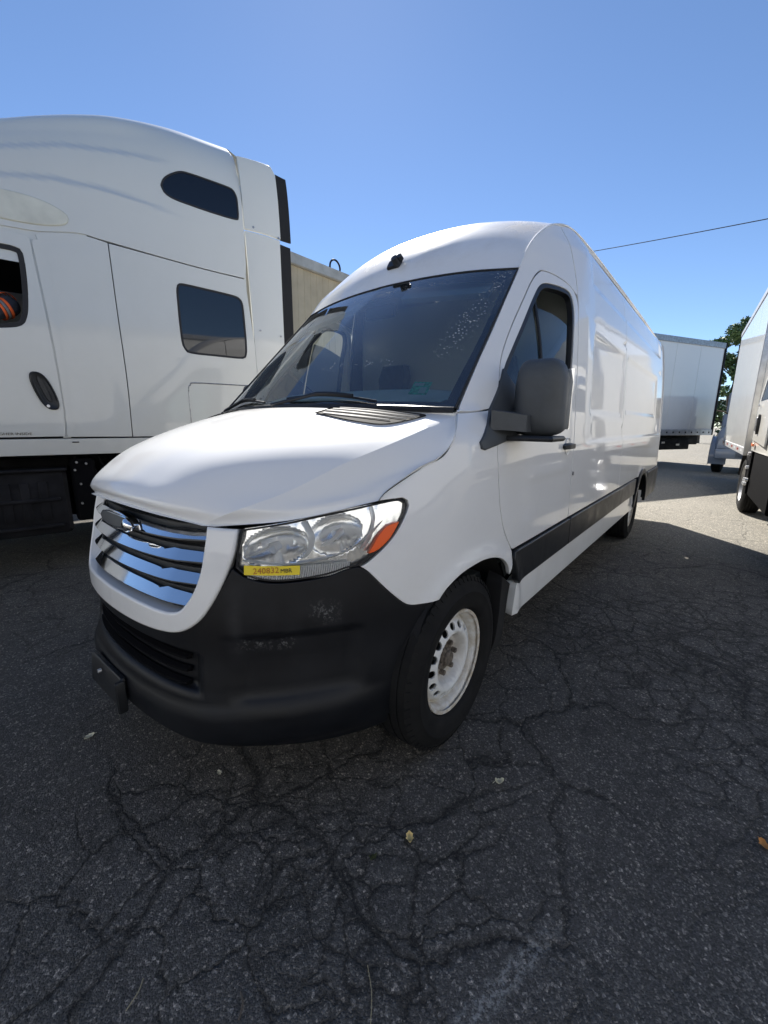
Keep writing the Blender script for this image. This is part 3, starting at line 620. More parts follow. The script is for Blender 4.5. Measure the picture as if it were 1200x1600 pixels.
# glass: fixed quarter light and a main pane wound slightly down
ql=[(1.86,1.33,1),(2.215,1.33,1),(2.30,2.035,1),(2.15,1.885),(2.0,1.735),(1.88,1.61,1)]
mg=[(2.235,1.33,1),(2.62,1.33,1),(2.665,1.522),(2.695,1.75),(2.710,1.91,1),(2.50,1.955),(2.31,1.965,1)]
for D,mr in((dn,False),(df_,True)):
    panel('quarter_glass',Gd,ql,MT['glass_side'],D,h=.08,out=-.016,t=0,mirror=mr)
    panel('window_glass',Gd,mg,MT['glass_side'],D,h=.08,out=-.020,t=0,mirror=mr)
    fr_o=[(u,v,1) for u,v in resample(glz,.02)]
    fr_i=[(u,v,1) for u,v in shrink(resample(glz,.02),.022)]
    panel('window_frame',Gd,fr_o,MT['plastic'],D,h=.03,hb=.022,holes=[fr_i],out=-.004,t=.03,gap=.0,edge=.002,mirror=mr)
    pts=[Gd(np.array([u]),np.array([v]),-.012)[0]*[1,-1 if mr else 1,1] for u,v in [(2.225+.085*t,1.34+.72*t) for t in np.linspace(0,1,12)]]
    MB().tube(pts,.008,6).obj('window_divider',MT['plastic'],D)
    # handle in its dished cup
    sg=-1 if not mr else 1
    cup=MB(); hz,hx=1.245,2.205; yy=.979
    prof=[(.052,.0),(.050,.003),(.04,-.004),(.02,-.010),(.001,-.012)]
    cup.lathe([(r_,-k if sg<0 else k) for r_,k in prof],28,'y',(hx,sg*yy,hz)); cup.obj('handle_cup',MT['white'],D)
    hb=MB(); xs=np.linspace(hx-.095,hx+.085,14); rings=[]
    for i,x in enumerate(xs):
        e_=min(1,math.sin(math.pi*(i+.35)/(len(xs)-.3))*1.6); hh=.013*e_+.006; oo=.012+.022*e_
        rings.append([(x,sg*(yy+.0),hz-hh),(x,sg*(yy+oo),hz-hh*.7),(x,sg*(yy+oo),hz+hh*.7),(x,sg*(yy+.0),hz+hh)])
    hb.loft(rings,True,True).obj('door_handle',MT['plastic'],D)
    # black triangular mirror base and the big mirror
    tri=[(1.548,1.300,1),(1.552,1.276),(1.580,1.268,1),(1.75,1.297),(1.939,1.338,1),(2.03,1.35,1),(1.985,1.50),(1.884,1.615,1),(1.816,1.527),(1.698,1.418)]
    panel('mirror_base',Gd,tri,MT['mirror'],D,h=.03,out=.010,t=.03,gap=0,edge=.005,mirror=mr)
    mo=MB()
    def blob(u0,u1,z0,z1,y0,y1,rx,rz,pw=2.6):
        # super-ellipsoid block lofted across y
        rings=[]
        for t in np.linspace(-1,1,11):
            k=(1-abs(t)**5)**.4 if abs(t)<1 else .0; k=max(k,.55)
            cx,cz=(u0+u1)/2,(z0+z1)/2; ring=[]
            for j in range(36):
                a=2*math.pi*j/36; ca,sa=math.cos(a),math.sin(a)
                ring.append((cx+(u1-u0)/2*k*math.copysign(abs(ca)**(2/rx),ca),y0+(y1-y0)*(t+1)/2,cz+(z1-z0)/2*(.72+.28*k)*math.copysign(abs(sa)**(2/rz),sa)))
            rings.append(ring)
        return rings
    # housing: tall rounded shell, its back to the camera; face plane across X, extends outwards in -Y
    yi,yo=(.950,1.150)
    rings=[]
    for t in np.linspace(0,1,15):
        y=yi+(yo-yi)*t; e_=(1-(2*t-1)**6)
        top=1.392+.250*(1-.24*abs(2*t-1)**5.5)*1.0+.000; bot=1.318+.012*abs(2*t-1)**2; dep=.105*(1-.55*abs(2*t-1)**4)
        ring=[]
        for j in range(28):
            a=2*math.pi*j/28; ca,sa=math.cos(a),math.sin(a); zc=(top+bot)/2; hh=(top-bot)/2*max(.86,1-.12*abs(2*t-1)**8)
            xx=-max(0,-ca)**.5*dep if ca<0 else max(0,ca)**.5*.035
            ring.append((1.465+xx+.02*t,sg*y,zc+hh*math.copysign(abs(sa)**.5,sa)))
        rings.append(ring)
    mirror=MB().loft(rings,True,True).obj('mirror_housing',MT['mirror'],D,smooth=50)
    arm=MB()
    arm.loft([[(1.20,sg*.945,1.345),(1.42,sg*.945,1.345),(1.42,sg*.945,1.425),(1.20,sg*.945,1.425)],
              [(1.245,sg*.985,1.345),(1.42,sg*.985,1.345),(1.42,sg*.985,1.418),(1.245,sg*.985,1.418)],
              [(1.325,sg*1.045,1.338),(1.45,sg*1.045,1.338),(1.45,sg*1.045,1.406),(1.325,sg*1.045,1.406)]],True,True)
    arm.obj('mirror_arm',MT['mirror'],D,smooth=30)
    MB().box(1.30,1.49,min(sg*.955,sg*1.165),max(sg*.955,sg*1.165),1.300,1.322,.01).obj('mirror_foot',MT['plastic'],D)
    MB().box(1.503,1.509,min(sg*.985,sg*1.165),max(sg*.985,sg*1.165),1.35,1.60,.0).obj('mirror_glass',MT['chrome'],D)
# cargo side ------------------------------------------
rx=5.36
def arcpts(cx,cz,r,a0,a1,n): return [(float(S(cx+r*math.cos(R(a)))),cz+r*math.sin(R(a))) for a in np.linspace(a0,a1,n)]
ar=arcpts(rx,.40,.43,115,65,7)
sd1=[(2.793,.792,1),(4.435,.792,1),(4.435,1.6,1),(4.435,2.05,1),(4.435,2.578,1),(3.55,2.578),(3.0,2.553),(2.793,2.507,1),(2.793,1.6,1)]
sd2=[(4.440,.792,1),(ar[0][0],.792,1)]+[(u,max(.792,v)) for u,v in ar[1:-1]]+[(ar[-1][0],.792,1),(float(S(6.90)),.792,1),(float(S(6.90)),1.6,1),(float(S(6.86)),2.3),(float(S(6.80)),2.578,1),(4.440,2.578,1),(4.44,1.6,1)]
both('cargo_side_panel',Gd,sd1,MT['white'],van,h=.034,hb=.034,gap=.002)
both('cargo_side_panel',Gd,sd2,MT['white'],van,h=.034,hb=.034,gap=.001)
# mouldings, sills
al,ar_=[float(S(rx-.425)),float(S(rx+.425))]
both('side_moulding',Gd,[(1.875,.785,1),(2.782,.788,1),(2.782,.612,1),(1.93,.610,1),(1.895,.64)],MT['mould'],van,h=.05,out=.016,t=.03,gap=.002,edge=.007)
both('side_moulding',Gd,[(2.788,.788,1),(al+.0,.788,1),(al-.01,.72),(al-.03,.612,1),(2.788,.612,1)],MT['mould'],van,h=.05,out=.016,t=.03,gap=.002,edge=.007)
flare=[(u,v) for u,v in arcpts(rx,.40,.475,170,10,15)]; fl2=[(u,v) for u,v in arcpts(rx,.40,.415,8,172,15)]
flare=[(flare[0][0],flare[0][1],1)]+flare[1:-1]+[(flare[-1][0],flare[-1][1],1)]; fl2=[(fl2[0][0],fl2[0][1],1)]+fl2[1:-1]+[(fl2[-1][0],fl2[-1][1],1)]
both('wheel_arch_trim',Gd,flare+fl2,MT['mould'],van,h=.05,out=.020,t=.05,gap=.0,edge=.006)
both('side_moulding',Gd,[(ar_+.03,.788,1),(float(S(6.9)),.788,1),(float(S(6.9)),.42,1),(ar_+.02,.42,1)],MT['mould'],van,h=.05,out=.016,t=.03,gap=.002,edge=.007)
both('sill_panel',Gd,[(1.925,.607,1),(al-.03,.607,1),(al-.02,.43,1),(1.935,.43,1)],MT['white'],van,h=.045,out=.002,t=.06,gap=.001)
both('mud_flap',Gd,[(1.845,.66,1),(1.925,.60,1),(1.94,.25,1),(1.86,.24,1)],MT['liner'],van,h=.06,out=-.03,t=.08,gap=0)
# front bumper ----------------------------------------
def Gb(s,z,out=0.):
    a=np.abs(s)
    o=.013*sbox(z,.27,.465,.05)*_sm((1.15-a)/.25)                       # lower lip
    o=o+.010*_sm((z-.44)/.02)*0
    o=o-.016*sbox(a,.52,1.02,.10)*sbox(z,.455,.70,.035)                  # shallow pod beside the grille
    o=o-.042*_sm((.47-a)/.05)*sbox(z,.475,.640,.02)                      # air mouth
    return Gs(s,z,out+o)
ah=[(0.104,0.682),(0.169,0.686),(0.303,0.690),(0.402,0.707),(0.469,0.750),(0.513,0.804),(0.556,0.880),(0.581,0.920,1),(0.623,0.889),(0.690,0.870),(0.769,0.867),(0.870,0.875),(0.940,0.893),(.978,.897,1),(1.012,.876),(1.071,.812),(1.121,.763),(1.156,.735),(1.189,.722),(1.248,.719),(1.303,.719,1)]
# wheel opening edge of the bumper
op=[(float(S(1.12+.407*math.cos(R(a)))),.405+.407*math.sin(R(a))) for a in (140,150,160,170,180)]
bp=ah+[(u,v) for u,v in op[1:]]+[(float(S(.735)),.30),(float(S(.725)),.262,1),(1.02,.252),(.8,.262),(.6,.292),(.4,.318),(.2,.330),(0,.332)]
bpm=[(-p[0],)+tuple(p[1:]) for p in bp[::-1][1:]]
bumper=panel('front_bumper',Gb,bp+bpm,MT['bumper'],van,h=.022,hb=.02,t=.05,gap=.001,edge=.004)
# mouth slats, plate bracket
for k in range(3):
    z=.505+k*.045; pts=[(Gs(np.array([s]),np.array([z]),-.035)[0]) for s in np.linspace(-.40,.40,18)]
    MB().loft([[(p[0],p[1],p[2]-.009),(p[0]-.02,p[1],p[2]-.004),(p[0]-.02,p[1],p[2]+.004),(p[0],p[1],p[2]+.009)] for p in pts],True,True).obj('air_slat',MT['black'],bumper)
pb=MB().box(-.022,.0,-.155,.155,-.055,.065,.006).obj('plate_bracket',MT['plastic'],bumper,loc=(.052,.06,.375),rot=(0,R(6),0))
MB().box(-.038,-.004,-.165,-.145,-.065,.06,.004).obj('bracket_edge',MT['plastic'],bumper,loc=(.054,.06,.375))
MB().cyl((-.03,.02,.04),.008,.012,'x',10).obj('screw',MT['bolt'],bumper,loc=(.052,.06,.375))
# grille surround (white U) ---------------------------
so=[(0.604,1.045,1),(0.599,1.006),(0.588,0.956),(0.556,0.876),(0.513,0.798),(0.469,0.742),(0.402,0.701),(0.303,0.687),(0.169,0.682),(0.000,0.682)]
si=[(0.000,0.773),(0.118,0.773),(0.313,0.767),(0.371,0.769),(0.412,0.784),(0.455,0.839),(0.485,0.916),(0.500,1.005),(0.504,1.053,1)]
sur=so+[(-u,*r_) for u,*r_ in so[::-1][1:]]
sin_=[(-u,*r_) for u,*r_ in si[::-1]]+si[1:]
def Gsur(s,z,out=0.):
    a=np.abs(s); 
    return Gs(s,z,out+.014+.0*a)
panel('grille_surround',Gsur,sur+sin_,MT['white'],van,h=.02,hb=.016,t=.06,gap=.0015,edge=.010)
gr=empty('grille',None,None); gr.parent=van
back=[(u*1.03,v,*r_) for u,v,*r_ in [(0.000,0.752),(0.119,0.752),(0.314,0.747),(0.372,0.750),(0.412,0.768),(0.455,0.818),(0.485,0.903),(0.502,1.000),(0.517,1.067,1)]]
back=back+[(-p[0],)+tuple(p[1:]) for p in back[::-1][:-1]]
panel('grille_backing',Gs,back,MT['liner'],gr,h=.04,out=-.075,t=.0,gap=0)
def slat(zc_end,h0,w,zc_mid,name='grille_slat',lowlast=False):
    """sawtoothed chrome blade with a dark underside; faces tilt up"""
    m=MB(); d=MB()
    brk=[(1.0,.95),(.76,1.05),(.69,1.10),(.60,.78),(.585,.88),(.50,.95),(.40,.98),(.2,1.0),(0,1.0)]
    ss=[]; 
    for sg_ in(1,-1):
        seq=[(sg_*a*w,hh) for a,hh in brk]; ss+=seq if sg_>0 else seq[::-1][1:]
    rows=[]
    for s_,hh in ss:
        f=abs(s_)/w; zc=zc_mid+(zc_end-zc_mid)*f**2; 
        lo=Gs(np.array([s_]),np.array([zc-h0*.5]),-.010)[0]; hi=Gs(np.array([s_]),np.array([zc+h0*(hh-.5)]),-.010-.022*hh)[0]
        b1=Gs(np.array([s_]),np.array([zc-h0*.5-.006]),-.014)[0]; b2=Gs(np.array([s_]),np.array([zc-h0*.45]),-.065)[0]
        rows.append([hi,lo,b1,b2])
    m.loft([[r[0],r[1],r[1]*[1,1,1]+np.array([.003,0,-.001]),r[0]+np.array([.004,0,-.003])] for r in rows],True,True)
    o=m.obj(name,MT['chrome'],gr,smooth=20)
    d.loft([[r[1]+np.array([.004,0,0]),r[2],r[3],r[0]+np.array([.012,0,-.006])] for r in rows],True,True); d.obj('slat_carrier',MT['grille'],gr,smooth=20)
slat(1.018,.026,.500,1.014); slat(.948,.027,.493,.946); slat(.877,.028,.474,.877); slat(.804,.034,.446,.810)
# lattice behind the slats
for zz in (.83,.90,.97,1.04):
    MB().loft([[ (p[0],p[1],p[2]-.012),(p[0],p[1],p[2]+.022),(p[0]+.02,p[1],p[2]+.022),(p[0]+.02,p[1],p[2]-.012)] for p in [Gs(np.array([s]),np.array([zz-.02]),-.05)[0] for s in np.linspace(-.47,.47,16)]],True,True).obj('grille_crossbar',MT['grille'],gr)
# winged oval badge (dark face, chrome rim)
bd=empty('badge',None,None); bd.parent=van
def ell(a,b,cs=-.0,cz=1.022,n=30): return [(cs+a*math.cos(2*math.pi*k/n),cz+b*math.sin(2*math.pi*k/n)-.05*a*math.cos(2*math.pi*k/n)*0,1) for k in range(n)]
panel('badge_rim',Gs,ell(.140,.032),MT['chrome'],bd,h=.03,hb=.012,out=.010,t=.03,gap=0,edge=.006)
panel('badge_face',Gs,ell(.128,.024),MT['grille'],bd,h=.03,hb=.012,out=.0125,t=.006,gap=0,edge=.002)
for k,(z_,s0,s1) in enumerate(((1.038,-.06,.12),)):
    MB().tube([Gs(np.array([t]),np.array([z_+.004*math.cos(9*t)]),.0135)[0] for t in np.linspace(s0,s1,12)],[.0010+.0022*(i/11) for i in range(12)],6).obj('badge_wing',MT['chrome'],bd)
hdp=Gs(np.array([.135]),np.array([1.018]),.012)[0]; eg=MB(); rg=[]
for t in np.linspace(-1,1,9):
    w_=math.sqrt(max(.03,1-t*t)); rg.append([(hdp[0]-.016*math.cos(a_)*w_-.002,hdp[1]+.036*t,hdp[2]+(.024+.004*math.sin(t*4))*w_*math.sin(a_)-.012*t*0) for a_ in np.linspace(0,2*math.pi,14,endpoint=False)])
eg.loft(rg,True,True).obj('badge_head',MT['chrome'],bd,smooth=60)
# headlamps -------------------------------------------
lampo=[(0.613,1.037,1),(0.756,1.054),(0.859,1.071),(1.064,1.100),(1.150,1.108),(1.170,1.098,1),(1.164,1.065),(1.124,1.004),(1.073,.955),(1.012,.912),(.975,.899,1),(0.940,0.897),(0.870,0.881),(0.769,0.873),(0.690,0.876),(0.626,0.894),(0.593,0.922,1),(0.601,0.976)]
BW=((0.715,0.972,.108,.064,.060),(0.918,1.001,.095,.066,.066))
def bowls(s,z):
    f=np.zeros_like(s)
    for cs,cz,a,b,dp in BW:
        r2=((s-cs)/a)**2+((z-cz-.10*(s-cs))/b)**2; f=np.maximum(f,dp*np.clip(1-r2,0,1)**.75)
    return f
def Gref(s,z,out=0.):
    tilt=.018*_sm((s-1.0)/.12)
    return Gs(s,z,out-.032+tilt-bowls(s,z)+.0003*np.sin(s*230)*np.sin(z*60))
amb=[(1.015,.938,1),(1.051,.947),(1.100,.984),(1.138,1.036,1),(1.092,1.026),(1.056,.996)]
for mr in(False,True):
    hl=panel('headlamp',Gs,lampo,MT['lens'],van,h=.03,hb=.02,out=.004,t=0,gap=.002,mirror=mr)
    if mr: hl['label']='clear headlamp on the far side of the nose'
    lo=[(u,v,1) for u,v in resample(lampo,.02)]; li=[(u,v,1) for u,v in shrink(resample(lampo,.02),.003)]
    seal=[(u,v,1) for u,v in shrink(resample(lampo,.02)[::1],-.0025)]
    panel('lamp_seal',Gs,seal,MT['seam'],hl,h=.03,hb=.02,holes=[li],out=-.004,t=.05,gap=0,edge=.001,mirror=mr)
    panel('lamp_reflector',Gref,lo,MT['reflector'],hl,h=.0065,hb=.0075,t=0,gap=0,mirror=mr)
    panel('amber_marker',Gs,amb,MT['amber'],hl,h=.02,out=.0055,t=.02,gap=0,edge=.003,mirror=mr)
    m1=-1 if mr else 1
    for k,(cs,cz,rr) in enumerate(((.712,.972,.020),(.925,1.003,.018))):
        p=Gs(np.array([cs]),np.array([cz]),-.045)[0]*[1,m1,1]
        MB().cyl((0,0,0),rr,.03,'x',16,rr*.7).obj('bulb_shield',MT['lamptrim'],hl,loc=tuple(p),rot=(0,R(-15),R(0)))
    rb=MB()
    for k in range(44):
        s0=.622+k*.0074; zt=.904+.012*math.sin((s0-.6)*6); zb=max(.872,.884-.012*math.sin((s0-.6)*8.5))
        for_=[]
        for ds,zz_,oo in((0,zb,-.010),(.0035,zb,-.006),(.007,zb,-.012)): for_.append((s0+ds,zz_,oo))
        r1=[Gs(np.array([u]),np.array([v]),o)[0]*[1,m1,1] for u,v,o in for_]; r2=[Gs(np.array([u+.008]),np.array([zt]),o)[0]*[1,m1,1] for u,v,o in for_]
        rb.loft([r1,r2],True,True)
    rb.obj('lamp_rib_strip',MT['lamptrim'],hl,smooth=0)
    # bright fins: centre post and the reflectors' lower ledges
    for pts,wd in (([(0.799,0.937),(0.819,0.962),(0.826,1.001),(0.806,1.051)],.010),([(0.633,0.951),(0.671,0.967),(0.709,0.989)],.006),([(0.863,0.973),(0.897,0.988),(0.926,1.020)],.009),([(1.00,.955),(1.03,.99),(1.05,1.04),(1.045,1.085)],.016),([(0.613,0.937),(0.756,0.918),(0.902,0.935),(1.0,.975),(1.09,1.04)],.004)):
        c=_cr(np.array(pts),5); rows=[]
        for i,(a,b) in enumerate(c):
            p=Gs(np.array([a]),np.array([b]),-.020)[0]*[1,m1,1]; w_=wd*(.35+.65*math.sin(math.pi*(i+.5)/len(c)))
            rows.append([(p[0],p[1],p[2]-w_),(p[0]-.008,p[1],p[2]),(p[0],p[1],p[2]+w_),(p[0]+.02,p[1],p[2])])
        MB().loft(rows,True,True).obj('lamp_trim',MT['lamptrim'],hl)
    if not mr:
        def stick(name,poly,mat,out):
            return panel(name,Gs,poly,mat,hl,h=.02,out=out,t=.0006,gap=0,edge=.0003)
        st=stick('yellow_stock_sticker',[(0.619,0.931,1),(0.708,0.925),(0.788,0.922,1),(0.786,0.892,1),(0.708,0.895),(0.618,0.901,1)],MT['yellow'],.008)
        def onG(tx,M0,s0,z0,sc):   # bend flat lettering onto the body
            me=tx.data
            for v in me.vertices:
                q=Gs(np.array([s0+v.co.x*sc]),np.array([z0+v.co.y*sc]),.0095+v.co.z)[0]; v.co=q
            tx.parent=hl
        tx=textobj('sticker_number','240832',.024,MT['inkred'],hl,Matrix.Identity(4)); 
        bb=max(v.co.x for v in tx.data.vertices); onG(tx,None,.645,.9035,.078/bb*1.0)
        tx=textobj('sticker_number','MBR',.024,MT['ink'],hl,Matrix.Identity(4)); bb=max(v.co.x for v in tx.data.vertices); onG(tx,None,.727,.9025,.036/bb)
# wheels ----------------------------------------------
def polar(prof):
    rs=[p[0] for p in prof]; hs=[p[1] for p in prof]
    def fn(u,v,out=0.):
        r=np.sqrt(u*u+v*v); return np.stack([u,np.interp(r,rs,hs)-out,v],-1)
    return fn
def make_wheel(parent,loc,spin=0,detail=True):
    w=empty('wheel',None,None); w.parent=parent; w.location=loc; w.rotation_euler=(0,spin,0)
    # y: outer face towards -Y at y=-.12
    side=[(.226,-.085),(.232,-.104),(.245,-.116),(.275,-.123),(.300,-.1235),(.302,-.1245),(.309,-.1245),(.311,-.122),(.335,-.116),(.352,-.105),(.360,-.098)]
    tread=[]
    edges=[-.098,-.068,-.060,-.030,-.022,.022,.030,.060,.068,.098]
    for i in range(0,10,2):
        a,b=edges[i],edges[i+1]; tread+= [(.3755-.002*abs(a/.1)**2*4,a),(.3755-.002*abs(b/.1)**2*4,b)]
        if i<8: tread+= [(.367,b+.001),(.367,edges[i+2]-.001)]
    full=side[:-1]+tread+[(r_,-h_) for r_,h_ in side[::-1]]
    ty=MB().lathe(full,96,'y'); 
    # lateral shoulder blocks
    for k in range(64):
        a=2*math.pi*k/64
        for sg in(-1,1):
            c,s_=math.cos(a),math.sin(a); tz=.014
            def q(r,y,dt): return (r*c-dt*s_,y,r*s_+dt*c)
            v=[q(.352,sg*.110,-tz*.75),q(.352,sg*.110,tz*.75),q(.374,sg*.097,tz*.75),q(.374,sg*.097,-tz*.75),q(.349,sg*.100,-tz*.75),q(.349,sg*.100,tz*.75)]
            ty.add(v,[(0,1,2,3),(0,3,4),(1,5,2),(0,4,5,1)])
    ty.obj('tyre',MT['tyre'],w,smooth=40)
    barrel=[(.212,-.096),(.2245,-.100),(.2265,-.094),(.220,-.086),(.207,-.083),(.200,-.070),(.196,-.04),(.190,.0),(.190,.09),(.21,.10)]
    MB().lathe(barrel,64,'y').obj('rim_barrel',MT['rim'],w,smooth=50)
    circ=lambda r,n:[(r*math.cos(2*math.pi*k/n),r*math.sin(2*math.pi*k/n),1) for k in range(n)]
    holes=[]
    for k in range(16):
        a=2*math.pi*(k+.5)/16; cx,cy=.1545*math.cos(a),.1545*math.sin(a); hh=[]
        for j in range(10):
            b=2*math.pi*j/10; du,dv=.0165*math.cos(b),.0185*math.sin(b); hh.append((cx+du*math.cos(a)-dv*math.sin(a),cy+du*math.sin(a)+dv*math.cos(a),1))
        holes.append(hh)
    prof=[(0,-.045),(.045,-.045),(.070,-.040),(.092,-.040),(.104,-.060),(.114,-.080),(.124,-.086),(.136,-.086),(.170,-.070),(.182,-.050),(.196,-.040)]
    d=panel('rim_disc',polar(prof),circ(.197,72),MT['rim'],w,h=.012,hb=.008,holes=holes,t=.008,gap=0,edge=.0015)
    MB().lathe([(.0,-.072),(.028,-.072),(.033,-.066),(.034,-.040)],28,'y').obj('hub_bore',MT['rust'],w)
    MB().lathe([(.034,-.058),(.040,-.056),(.042,-.046),(.060,-.045)],28,'y').obj('hub_flange',MT['rust'],w)
    for k in range(6):
        a=2*math.pi*k/6+.3; MB().cyl((.065*math.cos(a),-.052,.065*math.sin(a)),.0115,.024,'y',6).obj('lug_nut',MT['rust'],w)
    MB().cyl((0,.02,0),.17,.02,'y',32).obj('brake_disc',MT['chassis'],w)
    return w
make_wheel(van,(1.03,-.830,.375),.2); make_wheel(van,(5.355,-.830,.375),.9)
for x,sp in((1.03,.5),(5.355,0.)):
    w=make_wheel(van,(x,.830,.375),sp); w.rotation_euler=(0,sp,math.pi)
# inner body, liners, floor ---------------------------
inn=MB()
inn.box(.55,6.86,-.72,.72,.33,.52)
inn.box(1.62,4.86,-.93,.93,.44,.60)
inn.obj('underbody',MT['liner'],van)
for cx,rad in((1.12,.43),(5.36,.45)):
    for sg in(1,-1):
        m=MB(); rings=[]
        for a in np.linspace(-15,195,22):
            c,s_=math.cos(R(a)),math.sin(R(a)); rings.append([(cx+rad*c,sg*y,.405+rad*s_) for y in(.925,.60)])
        m.loft(rings,False); m.box(cx-rad,cx+rad,min(sg*.59,sg*.60),max(sg*.59,sg*.60),.3,.405+rad)
        m.obj('wheel_arch_liner',MT['liner'],van)
# inner skin behind the panel gaps
for mr in(False,True):
    panel('inner_side_skin',Gd,[(2.72,.60,1),(al-.03,.60,1),(al,.86,1),(ar_,.86,1),(ar_+.02,.55,1),(float(S(6.85)),.55,1),(float(S(6.85)),2.40,1),(2.80,2.30,1)],MT['seam'],van,h=.2,hb=.1,out=-.05,t=0,gap=0,mirror=mr)
    panel('inner_door_skin',Gd,[(1.83,1.31,1),(2.66,1.31,1),(2.78,1.31,1),(2.78,.62,1),(1.94,.62,1),(1.74,1.0,1)],MT['cabin'],van,h=.2,hb=.1,out=-.07,t=0,gap=0,mirror=mr)
    panel('inner_fender_skin',Gd,[(1.10,.93,1),(1.15,1.12,1),(1.45,1.33,1),(1.70,1.36,1),(1.66,1.0,1),(1.70,.84,1),(1.34,.84,1),(1.2,.78,1)],MT['seam'],van,h=.15,hb=.1,out=-.03,t=0,gap=0,mirror=mr)
    panel('inner_pillar_skin',Gd,[(1.56,1.45,1),(1.72,1.58,1),(2.25,2.10,1),(2.50,2.26,1),(2.78,2.28,1),(2.78,2.14,1),(2.45,2.20,1),(2.36,2.17,1),(2.02,1.84,1),(1.80,1.58,1),(1.74,1.47,1)],MT['seam'],van,h=.15,hb=.08,out=-.02,t=0,gap=0,mirror=mr)
# nose core behind lamps and grille
MB().loft([[(.34,-.50,.45),(.34,.50,.45),(.34,.50,1.0),(.34,-.50,1.0)],[(.66,-.72,.45),(.66,.72,.45),(.66,.72,1.03),(.66,-.72,1.03)]],True,True).obj('nose_core',MT['liner'],van)
# rear face
rear=[]
zz=np.linspace(.42,2.56,24); yy=[float(-G(np.array([float(S(6.9))]),np.array([z]))[0][1]) for z in zz]
MB().loft([[(6.90,-y,z) for y,z in zip(yy,zz)]+[(6.90,y,z) for y,z in zip(yy[::-1],zz[::-1])],[(6.935,-y*.985,z) for y,z in zip(yy,zz)]+[(6.935,y*.985,z) for y,z in zip(yy[::-1],zz[::-1])]],True,True).obj('rear_doors',MT['white'],van)
for sg in(1,-1): MB().box(6.925,6.945,min(sg*.86,sg*.93),max(sg*.86,sg*.93),.95,1.35,.008).obj('tail_lamp',MT['red'],van)
MB().box(6.8,7.0,-.93,.93,.42,.56,.02).obj('rear_bumper',MT['mould'],van)
# cabin -----------------------------------------------
cb=MB()
rows=[]
for y in np.linspace(-.84,.84,25):
    f=abs(y)/.84; xb=.96+.14*f*f
    e_=1-.5*abs(y/.84)**4; rows.append([(xb,y,1.385),(xb+.06,y,1.42),(xb+.16,y,1.43+.05*e_),(xb+.30,y,1.43+.105*e_),(xb+.40,y,1.43+.115*e_),(xb+.47,y,1.42+.07*e_),(xb+.50,y,1.30),(xb+.48,y,1.0),(xb+.1,y,1.0)])
cb.loft(rows,True,True).obj('dashboard',MT['dash'],van,smooth=50)
MB().loft([[(1.38+.10*t,y,1.46+.075*t*math.sin(math.pi*(y+.62)/.5)) for t in(0,1)] for y in np.linspace(-.62,-.12,9)],False).obj('instrument_hood',MT['cabin'],van)
st=MB(); ring=[]
for k in range(33):
    a=2*math.pi*k/32; ring.append((1.60+.10*math.cos(a)*.9,-.40+.19*math.sin(a),1.30+.19*math.cos(a)*.75))
st.tube(ring,.014,8,False); st.tube([(1.60,-.59,1.30),(1.60,-.40,1.28),(1.60,-.21,1.30)],.016,6); st.obj('steering_wheel',MT['cabin'],van)
for y0 in(-.44,.44):
    s=MB(); s.box(1.75,2.25,y0-.25,y0+.25,.78,.98,.05); s.loft([[(x,y0-w,z),(x,y0+w,z),(x+.12,y0+w*.9,z),(x+.12,y0-w*.9,z)] for x,z,w in((2.13,.9,.24),(2.18,1.1,.26),(2.24,1.35,.25),(2.29,1.55,.20))],True,True)
    s.loft([[(x,y0-w,z),(x,y0+w,z),(x+.09,y0+w,z),(x+.09,y0-w,z)] for x,z,w in((2.29,1.60,.11),(2.31,1.72,.13),(2.33,1.82,.10))],True,True)
    s.obj('seat',MT['seat'],van,smooth=50)
MB().box(2.44,2.47,-.86,.86,.60,2.26).obj('bulkhead',MT['headliner'],van)
MB().box(1.0,2.44,-.80,.80,.58,.62).obj('cab_floor',MT['cabin'],van)
sheet('headliner',lambda a,b:roof(a*.97,b)+np.array([.05,0,-.06]),np.linspace(-1,1,15),np.linspace(0,.42,12),MT['headliner'],van)
MB().box(1.62,1.66,-.11,.11,1.98,2.05,.01).obj('interior_mirror',MT['cabin'],van)
for sg in(1,-1):
    m=MB(); P0=[wsf(np.array([sg*a]),np.array([b]),-.03)[0] for a,b in((.2,.985),(.86,.975),(.84,.84),(.22,.85))]
    m.add([tuple(p) for p in P0]+[tuple(p+np.array([.02,0,-.02])) for p in P0],[(0,1,2,3),(7,6,5,4),(0,4,5,1),(1,5,6,2),(2,6,7,3),(3,7,4,0)]); m.obj('sun_visor',MT['headliner'],van)
# wipers and stickers
for a0,a1,b1 in((-.62,-.02,.055),(.20,.80,.05)):
    pts=[wsf(np.array([a0+(a1-a0)*t]),np.array([.015+b1*math.sin(t*2.6)*.6]),.014)[0] for t in np.linspace(0,1,14)]
    wp=MB().tube(pts,.006,6).obj('wiper',MT['plastic'],van)
    MB().tube([tuple(np.array(p)+[-.004,0,.008]) for p in pts[3:9]]+[tuple(wsf(np.array([a1+.1]),np.array([-.01]),.02)[0])],.009,6).obj('wiper_arm',MT['plastic'],wp)
stk=panel('inspection_sticker',wsf,[(-.835,.075,1),(-.745,.075,1),(-.745,.150,1),(-.835,.150,1)],MT['green'],van,h=.03,out=-.004,t=.0005,gap=0,edge=.0002)
panel('sticker_print',wsf,[(-.822,.083,1),(-.79,.083,1),(-.79,.118,1),(-.822,.118,1)],MT['palegreen'],stk,h=.03,out=-.003,t=.0004,gap=0,edge=.0002)
panel('sticker_print',wsf,[(-.80,.125,1),(-.752,.125,1),(-.752,.142,1),(-.80,.142,1)],MT['palegreen'],stk,h=.03,out=-.003,t=.0004,gap=0,edge=.0002)
